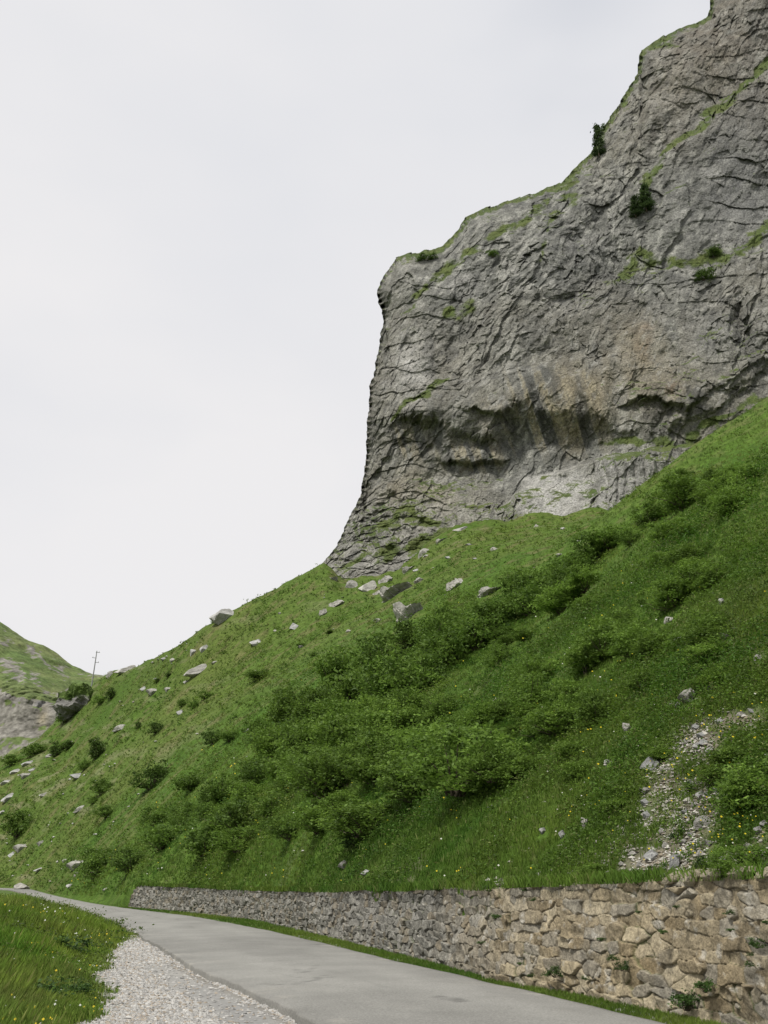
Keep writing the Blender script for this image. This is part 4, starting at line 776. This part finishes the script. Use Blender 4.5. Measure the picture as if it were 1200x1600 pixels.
# ------------------------------------------------------------------ bushes
def tube(p0, p1, r0, r1, n=5):
    p0, p1 = np.array(p0, float), np.array(p1, float); d = p1 - p0; d /= np.linalg.norm(d); a = np.cross(d, (.3, .9, .2)); a /= np.linalg.norm(a); b = np.cross(d, a)
    th = np.arange(n) * 2 * math.pi / n; ring = np.cos(th)[:, None] * a + np.sin(th)[:, None] * b
    V = np.concatenate([p0 + ring * r0, p1 + ring * r1]); i = np.arange(n); j = (i + 1) % n
    return V, np.stack([i, j, j + n, i + n], -1)
def join(parts):
    o_ = 0; A_, B_ = [], []
    for V, Fc in parts: A_.append(V); B_.append(Fc + o_); o_ += len(V)
    return np.concatenate(A_), np.concatenate(B_)
def bush_proto(seed, nclump, nleaf, leaf, shape=(1, 1, .75), tint=((.085, .16, .02), (.175, .275, .045)), droop=0.0, cone=False, spread=.14):
    g_ = np.random.default_rng(seed); C_ = []
    while len(C_) < nclump:
        p = g_.normal(size=3); p /= np.linalg.norm(p); p *= g_.uniform(.2, 1.15) ** .6
        q = p * (1 + .55 * float(vn(p[0] * 1.7 + seed, p[1] * 1.7, p[2] * 1.7, seed)))
        if cone:
            z_ = g_.uniform(0, 1) ** 1.3; a_ = g_.uniform(0, 6.283); rr = (1 - z_) * .52 * g_.uniform(.4, 1) + .03; q = np.array([math.cos(a_) * rr, math.sin(a_) * rr, z_ * 2.2 - .7])
        C_.append(q)
    C_ = np.array(C_) * np.array(shape); C_[:, 2] += shape[2] * .8; C_[:, 2] = np.maximum(C_[:, 2], .06)
    if cone: C_[:, 2] = C_[:, 2]
    tw_ = g_.random(nclump); n = nclump * nleaf; k = np.repeat(np.arange(nclump), nleaf)
    P_ = C_[k] + g_.normal(0, spread, (n, 3)) * np.array([1.15, 1.15, .75]) * g_.uniform(.6, 1.4, (nclump, 1))[k]
    P_[:, 2] = np.maximum(P_[:, 2], .02 + .05 * g_.random(n))
    a = g_.normal(size=(n, 3)); a[:, 2] = a[:, 2] * .6 - droop; a /= np.linalg.norm(a, axis=1, keepdims=True)
    b = np.cross(a, g_.normal(size=(n, 3)) + np.array([0, 0, 1.2])); b /= np.linalg.norm(b, axis=1, keepdims=True); sz = leaf * g_.uniform(.6, 1.35, (n, 1))
    V = np.stack([P_ - a * sz, P_ + b * sz * .5, P_ + a * sz, P_ - b * sz * .5], 1).reshape(-1, 3); Fc = np.arange(n * 4).reshape(-1, 4)
    c = mix(np.array(tint[0]), np.array(tint[1]), np.clip(.65 * tw_[k] + .5 * g_.random(n) - .05, 0, 1)) * (.72 + .6 * tw_[k] * g_.random(n))[:, None]
    leafm = mesh_np('foliage', V, Fc, M_LEAF, np.repeat(c, 4, 0), smooth=False)
    tb = []
    for ci in g_.choice(nclump, min(nclump, 16), replace=False):
        e = C_[ci]; s0 = np.array([g_.normal(0, .08), g_.normal(0, .08), -.15]); m_ = s0 * .4 + e * .5 + g_.normal(0, .06, 3); tb += [tube(s0, m_, .03, .02), tube(m_, e * 1.06, .02, .005)]
    if cone: tb = [tube((0, 0, -.2), (0, 0, 1.9), .05, .008)]
    V, Fc = join(tb); stem = mesh_np('stems', V, Fc, M_BARK, np.tile((.09, .075, .055), (len(V), 1)))
    return leafm, stem
NEAR = [bush_proto(400 + i, 85, 60, .062, (1, 1, .8)) for i in range(4)]
NEARL = [bush_proto(410 + i, 85, 60, .062, (1.1, 1, .75), ((.092, .17, .022), (.18, .285, .048))) for i in range(2)]
MID = [bush_proto(420 + i, 70, 42, .075, (1, 1, .75), ((.078, .15, .02), (.155, .245, .042))) for i in range(3)]
DARK = [bush_proto(430 + i, 60, 40, .08, (.85, .85, 1.0), ((.05, .097, .016), (.10, .165, .028))) for i in range(3)]
CONE = [bush_proto(440 + i, 110, 26, .07, (1, 1, 1), ((.028, .055, .016), (.06, .095, .028)), .4, True, .09) for i in range(2)]
WEED = [bush_proto(450 + i, 26, 26, .11, (1, 1, .6), ((.04, .09, .02), (.085, .15, .035)), -.3) for i in range(2)]
def bush(protos, u, v, wpx, label, hs=1.0, group=None, hit=None, name='bush', cat='bush', lean=0.0, leafpart='foliage'):
    p = hit or hill_hit(u, v); d = (p - Vector((0, 0, HC))).length; sc_ = wpx * .5 * d / F
    lf, stm = random.choice(protos); e = bpy.data.objects.new(name, None); COL.objects.link(e); e.location = p; e.scale = (sc_, sc_, sc_ * hs); e.rotation_euler = (0, lean, random.uniform(0, 6.28))
    tag(e, label, cat, group); link(leafpart, lf, e); link('stems', stm, e); return e
# left slope, each on its own
bush(DARK, 149, 1186, 30, 'dark round bush with pale twig standing alone on the left slope', 1.15)
bush(DARK, 236, 1232, 50, 'dark leafy bush in the middle of the left slope, wider than tall', .95)
bush(MID, 30, 1306, 48, 'mid green bush at the far left edge above the road', 1.0)
bush(DARK, 85, 1182, 20, 'narrow dark bush left of the dark round bush', 1.2); bush(DARK, 106, 1172, 18, 'small bush between the narrow dark bush and the round one', .9)
bush(MID, 131, 1204, 18, 'pale green bush just below the dark round bush', 1.2); bush(MID, 160, 1240, 34, 'two-part green bush left of the wide dark bush', .9); bush(MID, 146, 1256, 18, 'little bush at the foot of the two-part bush', .8)
bush(MID, 168, 1277, 40, 'low spreading bush under the wide dark bush', .6); bush(DARK, 333, 1162, 36, 'left half of the low double bush right of the middle of the slope', .75); bush(MID, 360, 1158, 32, 'right half of the low double bush on the slope', .75)
bush(DARK, 244, 1145, 26, 'small round dark bush above the wide dark bush', .8); bush(DARK, 215, 1139, 10, 'tiny upright bush left of the small round dark bush', 1.5)
bush(MID, 285, 1104, 18, 'small bush among white stones below the ridge', .9); bush(MID, 303, 1106, 18, 'small bush right of the stones below the ridge', .9); bush(MID, 322, 1092, 20, 'faint small bush right of the pair below the ridge', .8)
bush(DARK, 174, 1091, 22, 'dark bush on the shoulder below the pole', .8); bush(DARK, 263, 1058, 12, 'small dark bush under the skyline ridge', .8); bush(DARK, 246, 1066, 9, 'tiny dark bush left of the small dark bush under the ridge', .9)
bush(MID, 405, 1062, 40, 'low bush on the slope under the skyline boulder', .55); bush(MID, 438, 1085, 22, 'small bush right below the low bush on the slope', .6); bush(MID, 470, 1010, 14, 'tiny bush high on the open slope', .5); bush(DARK, 515, 990, 18, 'thin dark bush high on the open meadow', .35); bush(DARK, 490, 1025, 18, 'low dark bush on the open meadow', .35)
bush(MID, 150, 1372, 54, 'round green bush near the road beyond the wall end', 1.1); bush(MID, 205, 1362, 50, 'green bush between the round bush and the wall end', .9); bush(MID, 100, 1170, 22, 'leafy bush at the lower edge of the left ridge', .7); bush(MID, 55, 1180, 34, 'spreading bush on the left ridge before the far hill', .7); bush(MID, 20, 1195, 34, 'spreading bush lowest on the left ridge at the frame edge', .6)
for u_, v_, w_ in [(255, 1325, 60), (320, 1335, 70), (290, 1285, 50), (380, 1300, 70), (350, 1250, 60), (425, 1275, 66), (400, 1225, 60), (300, 1235, 50), (455, 1310, 60), (245, 1290, 44)]:
    bush(MID, u_, v_, w_, 'leafy green bush in the scrub above the far end of the wall', random.uniform(.6, .9), 'bushes above the far end of the wall')
bush(MID, 104, 1128, 30, 'bush at the left foot of the dark rock step', .8); bush(DARK, 122, 1098, 22, 'small bush growing on the dark rock step', .6, hit=Vector(pt(112, 1094, 258))); bush(MID, 158, 1100, 24, 'bush right beside the dark rock step', .7)
# the thicket in the gully
for u_, v_, w_ in [(470, 1205, 90), (430, 1185, 70), (510, 1245, 100), (545, 1180, 100), (600, 1165, 90), (495, 1140, 80), (560, 1110, 90), (450, 1130, 70), (620, 1100, 90), (530, 1065, 70), (590, 1050, 70), (660, 1060, 90), (700, 1040, 80), (640, 1015, 60), (745, 1015, 70), (700, 990, 60), (780, 975, 60), (830, 960, 70), (860, 930, 70), (810, 925, 50), (900, 905, 60), (640, 1130, 70), (925, 880, 60), (885, 925, 50), (840, 945, 60), (765, 985, 60), (725, 1010, 60), (680, 1035, 60), (655, 1075, 70), (580, 1130, 80), (520, 1165, 80), (490, 1180, 70), (450, 1225, 70), (545, 1225, 80), (575, 1200, 80), (620, 1070, 60), (690, 1005, 60)]:
    bush(MID if v_ < 1120 else NEAR, u_, v_, w_, 'dense green alder bush in the thicket filling the gully', random.uniform(.8, 1.15), 'alder bushes in the gully thicket')
bush(MID, 955, 858, 64, 'topmost bush of the gully thicket below the white ribbed rock', .8); bush(MID, 990, 850, 36, 'small bush right of the topmost thicket bush', .8); bush(MID, 1075, 838, 44, 'faint bush on the grass spur right of the white ribbed rock', .6); bush(MID, 1140, 745, 40, 'low scrub on the grass spur under the cliff at right', .4); bush(MID, 1105, 765, 36, 'lower scrub on the grass spur under the cliff at right', .4)
# low scrub that covers the middle of the slope
g5 = random.Random(55); spots = [(560, 1110, 90, 50), (690, 1130, 90, 50), (850, 1085, 90, 45), (480, 1210, 70, 40), (770, 1010, 60, 30), (900, 940, 50, 30), (1070, 900, 70, 40), (1110, 1030, 60, 40), (980, 1010, 60, 40), (640, 1210, 90, 40), (820, 1190, 60, 40), (420, 1150, 60, 40), (1100, 800, 60, 40), (330, 1290, 60, 30)]
for q in range(120):
    a_, b_, c_, d_ = g5.choice(spots); u_, v_ = g5.gauss(a_, c_ * .6), g5.gauss(b_, d_ * .6)
    if u_ > 1190 or v_ > 1330: continue
    near_ = hill_hit(u_, v_).y < 66
    bush((NEAR if g5.random() < .6 else NEARL) if near_ else MID, u_, v_, g5.uniform(26, 80), 'low leafy shrub of the scrub covering the middle of the hillside', g5.uniform(.55, 1.0), 'low shrubs covering the middle of the hillside')
# near bushes on the spur
bush(NEARL, 715, 1262, 150, 'big light green bush leaning out over a dark hollow above the wall', .85, lean=-.15, hit=hill_hit(715, 1268) + Vector((0, 0, .55)))
bush(NEARL, 765, 1235, 80, 'light green shoot right of the leaning bush over the dark hollow', .9, hit=hill_hit(770, 1250) + Vector((0, 0, .5)))
bush(NEARL, 650, 1250, 110, 'light green bush left of the leaning one', .8); bush(NEAR, 575, 1308, 120, 'dull grey green bush with bare twigs above the wall', .62); bush(NEAR, 500, 1300, 80, 'loose bush left of the dull grey green bush', .7)
bush(NEAR, 790, 1205, 80, 'bush behind the right shoulder of the leaning bush', .8)
for u_, v_, w_ in [(590, 1225, 100), (540, 1275, 70), (670, 1190, 90), (730, 1170, 80), (640, 1170, 70), (770, 1135, 70), (700, 1120, 60)]:
    bush(random.choice([NEAR, NEARL]), u_, v_, w_, 'leafy bush in the middle of the spur below the thicket', random.uniform(.65, .85), 'bushes on the middle of the spur')
bush(NEAR, 935, 1135, 70, 'upright dark bush in the middle of the right slope', 1.0); bush(NEAR, 875, 1145, 90, 'broad bush left of the upright dark bush', .65); bush(NEAR, 830, 1125, 60, 'lower bush left of the broad bush on the right slope', .6); bush(NEAR, 850, 1055, 60, 'low bush near the crest of the spur', .5); bush(NEAR, 905, 1180, 60, 'low bush below the broad bush on the right slope', .5)
bush(NEARL, 1180, 1262, 110, 'bright leafy bush at the right edge beside the scree', .75); bush(NEARL, 1160, 1368, 75, 'bright bush on the wall top right of the scree', .7); bush(NEAR, 1130, 1225, 60, 'dark low bush between scree and the right edge', .6); bush(NEAR, 1040, 1185, 44, 'low bush above the biggest pale boulder', .5); bush(NEAR, 1120, 1070, 60, 'low bush near the right edge high on the slope', .4); bush(NEAR, 1150, 1195, 70, 'wide low bush above the bright leafy bush', .5); bush(NEAR, 970, 1265, 50, 'low leafy clump left of the scree', .5); bush(NEAR, 930, 1370, 44, 'dark weed clump on the wall top left of the scree', .6)
bush(WEED, 1042, 1392, 26, 'tufted weed growing on the wall coping below the scree', 1.3, name='weed', cat='weed'); bush(WEED, 690, 1392, 26, 'broad leaved weed on the wall top where grey stones turn tan', 1.0, name='weed', cat='weed')
bush(WEED, 560, 1325, 60, 'grey green broad leaved weed under the twiggy bush', .5, name='weed', cat='weed')
def gp(u, v):
    x_, y_ = ground_pt(u, v); 
    r_, t_ = ray(u, v); y_ = 18.0
    for _ in range(30): y_ = .5 * y_ + .5 * (float(ground_z(np.float64(r_ * y_), np.float64(y_))) - HC) / t_
    return Vector((r_ * y_, y_, float(ground_z(np.float64(r_ * y_), np.float64(y_)))))
for (u_, v_, w_, lb) in [(60, 1570, 70, 'dark broad leaved weed at the lower left of the bank'), (110, 1560, 50, 'broad leaved weed beside the gravel edge'), (26, 1450, 44, 'tall leafy weed at the left edge hiding the road'), (110, 1500, 60, 'leafy weed in the middle of the bank')]:
    bush(WEED, u_, v_, w_, lb, .8, hit=gp(u_, v_), name='weed', cat='weed')
def wp(u, v):
    r_, t_ = ray(u, v); i = np.argmin(np.abs(X0 / Y0 - r_)); Y_ = Y0[i]; return Vector((r_ * Y_, Y_ - .06, HC + t_ * Y_))
for (u_, v_, w_, lb) in [(1072, 1575, 44, 'leafy plant at the foot of the tan wall'), (970, 1515, 20, 'weed in a joint of the tan wall, left of centre'), (1100, 1548, 30, 'upper weed in the tan wall above the leafy plant'), (865, 1525, 24, 'weed at the foot of the wall under a grey stone'), (1180, 1480, 22, 'weed in a joint at the right edge of the wall')]:
    bush(WEED, u_, v_, w_, lb, .9, hit=wp(u_, v_), name='weed', cat='weed')
for (u_, w_, lb) in [(1010, 26, 'weed on the wall top below the white block of the scree'), (905, 30, 'weed drooping over the wall top left of the scree'), (830, 26, 'leafy weed on the wall top above large tan stones'), (770, 24, 'small leafy weed on the wall top near the change of stone'), (620, 20, 'low weed on the grey part of the wall top'), (1110, 34, 'leafy weed on the wall top below the bright bush')]:
    bush(WEED, u_, 1393, w_, lb, .8, name='weed', cat='weed')
g6 = random.Random(8)
for q in range(16):
    u_ = g6.uniform(720, 1195); v_ = g6.uniform(1405, 1590 - (1200 - u_) * .16)
    bush(WEED, u_, v_, g6.uniform(9, 17), 'little weed sprouting from a joint of the tan wall', .7, 'little weeds in the joints of the wall', hit=wp(u_, v_), name='weed', cat='weed')
for (u_, v_, w_, lb) in [(1060, 1310, 26, 'green weed growing in the middle of the scree'), (1085, 1235, 26, 'green weed growing in the upper part of the scree'), (1030, 1365, 28, 'low green weed at the foot of the scree'), (1100, 1355, 30, 'leafy weed at the lower right of the scree')]:
    bush(WEED, u_, v_, w_, lb, .8, name='weed', cat='weed')
# conifers and shrubs on the cliff
def conifer(u, v, hpx, label, wid_=1.0):
    p = cliff_hit(u, v); d = (p - Vector((0, 0, HC))).length; k = hpx * d / F / 2.3; lf, stm = random.choice(CONE)
    e = bpy.data.objects.new('conifer', None); COL.objects.link(e); e.location = p + Vector((0, -1.0, -.3)); e.scale = (k * wid_, k * wid_, k); e.rotation_euler = (0, 0, random.uniform(0, 6))
    tag(e, label, 'conifer'); link('crown', lf, e); link('trunk', stm, e)
conifer(1008, 330, 42, 'taller dark conifer on a ledge in the cliff face', 1.25); conifer(992, 340, 34, 'shorter dark conifer left of the taller one on the cliff ledge', 1.2); conifer(935, 245, 52, 'dark conifer against the sky on the cliff edge', .8)
bush(DARK, 668, 404, 30, 'dark green shrub on the left top corner of the cliff', .28, hit=cliff_hit(668, 406)); bush(DARK, 1115, 402, 26, 'shrub on the grassy ledge at the right of the cliff', .7, hit=cliff_hit(1115, 402)); bush(DARK, 1098, 438, 30, 'lower shrub on the grassy ledge at the right of the cliff', .6, hit=cliff_hit(1098, 438)); bush(MID, 770, 402, 16, 'small shrub on the ledge of the left cliff shoulder', 1.0, hit=cliff_hit(770, 402)); bush(DARK, 935, 205, 16, 'little shrub beside the conifer on the cliff edge', .8, hit=cliff_hit(940, 208))

# ------------------------------------------------------------------ utility pole on the ridge
def box(cx, cy, cz, sx, sy, sz):
    V = np.array([(x_, y_, z_) for x_ in (-1, 1) for y_ in (-1, 1) for z_ in (-1, 1)], float) * np.array((sx, sy, sz)) / 2 + np.array((cx, cy, cz))
    return V, np.array([(0, 1, 3, 2), (4, 6, 7, 5), (0, 4, 5, 1), (2, 3, 7, 6), (0, 2, 6, 4), (1, 5, 7, 3)])
pb = hill_hit(143, 1073); pole = bpy.data.objects.new('utility_pole', None); COL.objects.link(pole); pole.location = pb; pole.rotation_euler = (0, .05, .25)
tag(pole, 'thin grey utility pole with three short crossarms standing on the ridge', 'utility pole')
PH = 54 * pb.length / F
gcol = (.22, .22, .22)
def pm(name, vf): V, Fc = vf; return mesh_np(name, V, Fc, M_POLE, np.tile(gcol, (len(V), 1)), smooth=False)
link('pole', pm('pole', tube((0, 0, -1), (0, 0, PH), .20, .12, 8)), pole)
for zf, sd_ in ((.96, .7), (.80, -.9), (.68, .9)):
    ca_ = link('crossarm', pm('crossarm', box(sd_ * .45, 0, PH * zf, 1.1, .10, .12)), pole)
    link('insulator', pm('insulator', tube((sd_ * .9, 0, PH * zf + .06), (sd_ * .9, 0, PH * zf + .32), .07, .05, 6)), ca_)
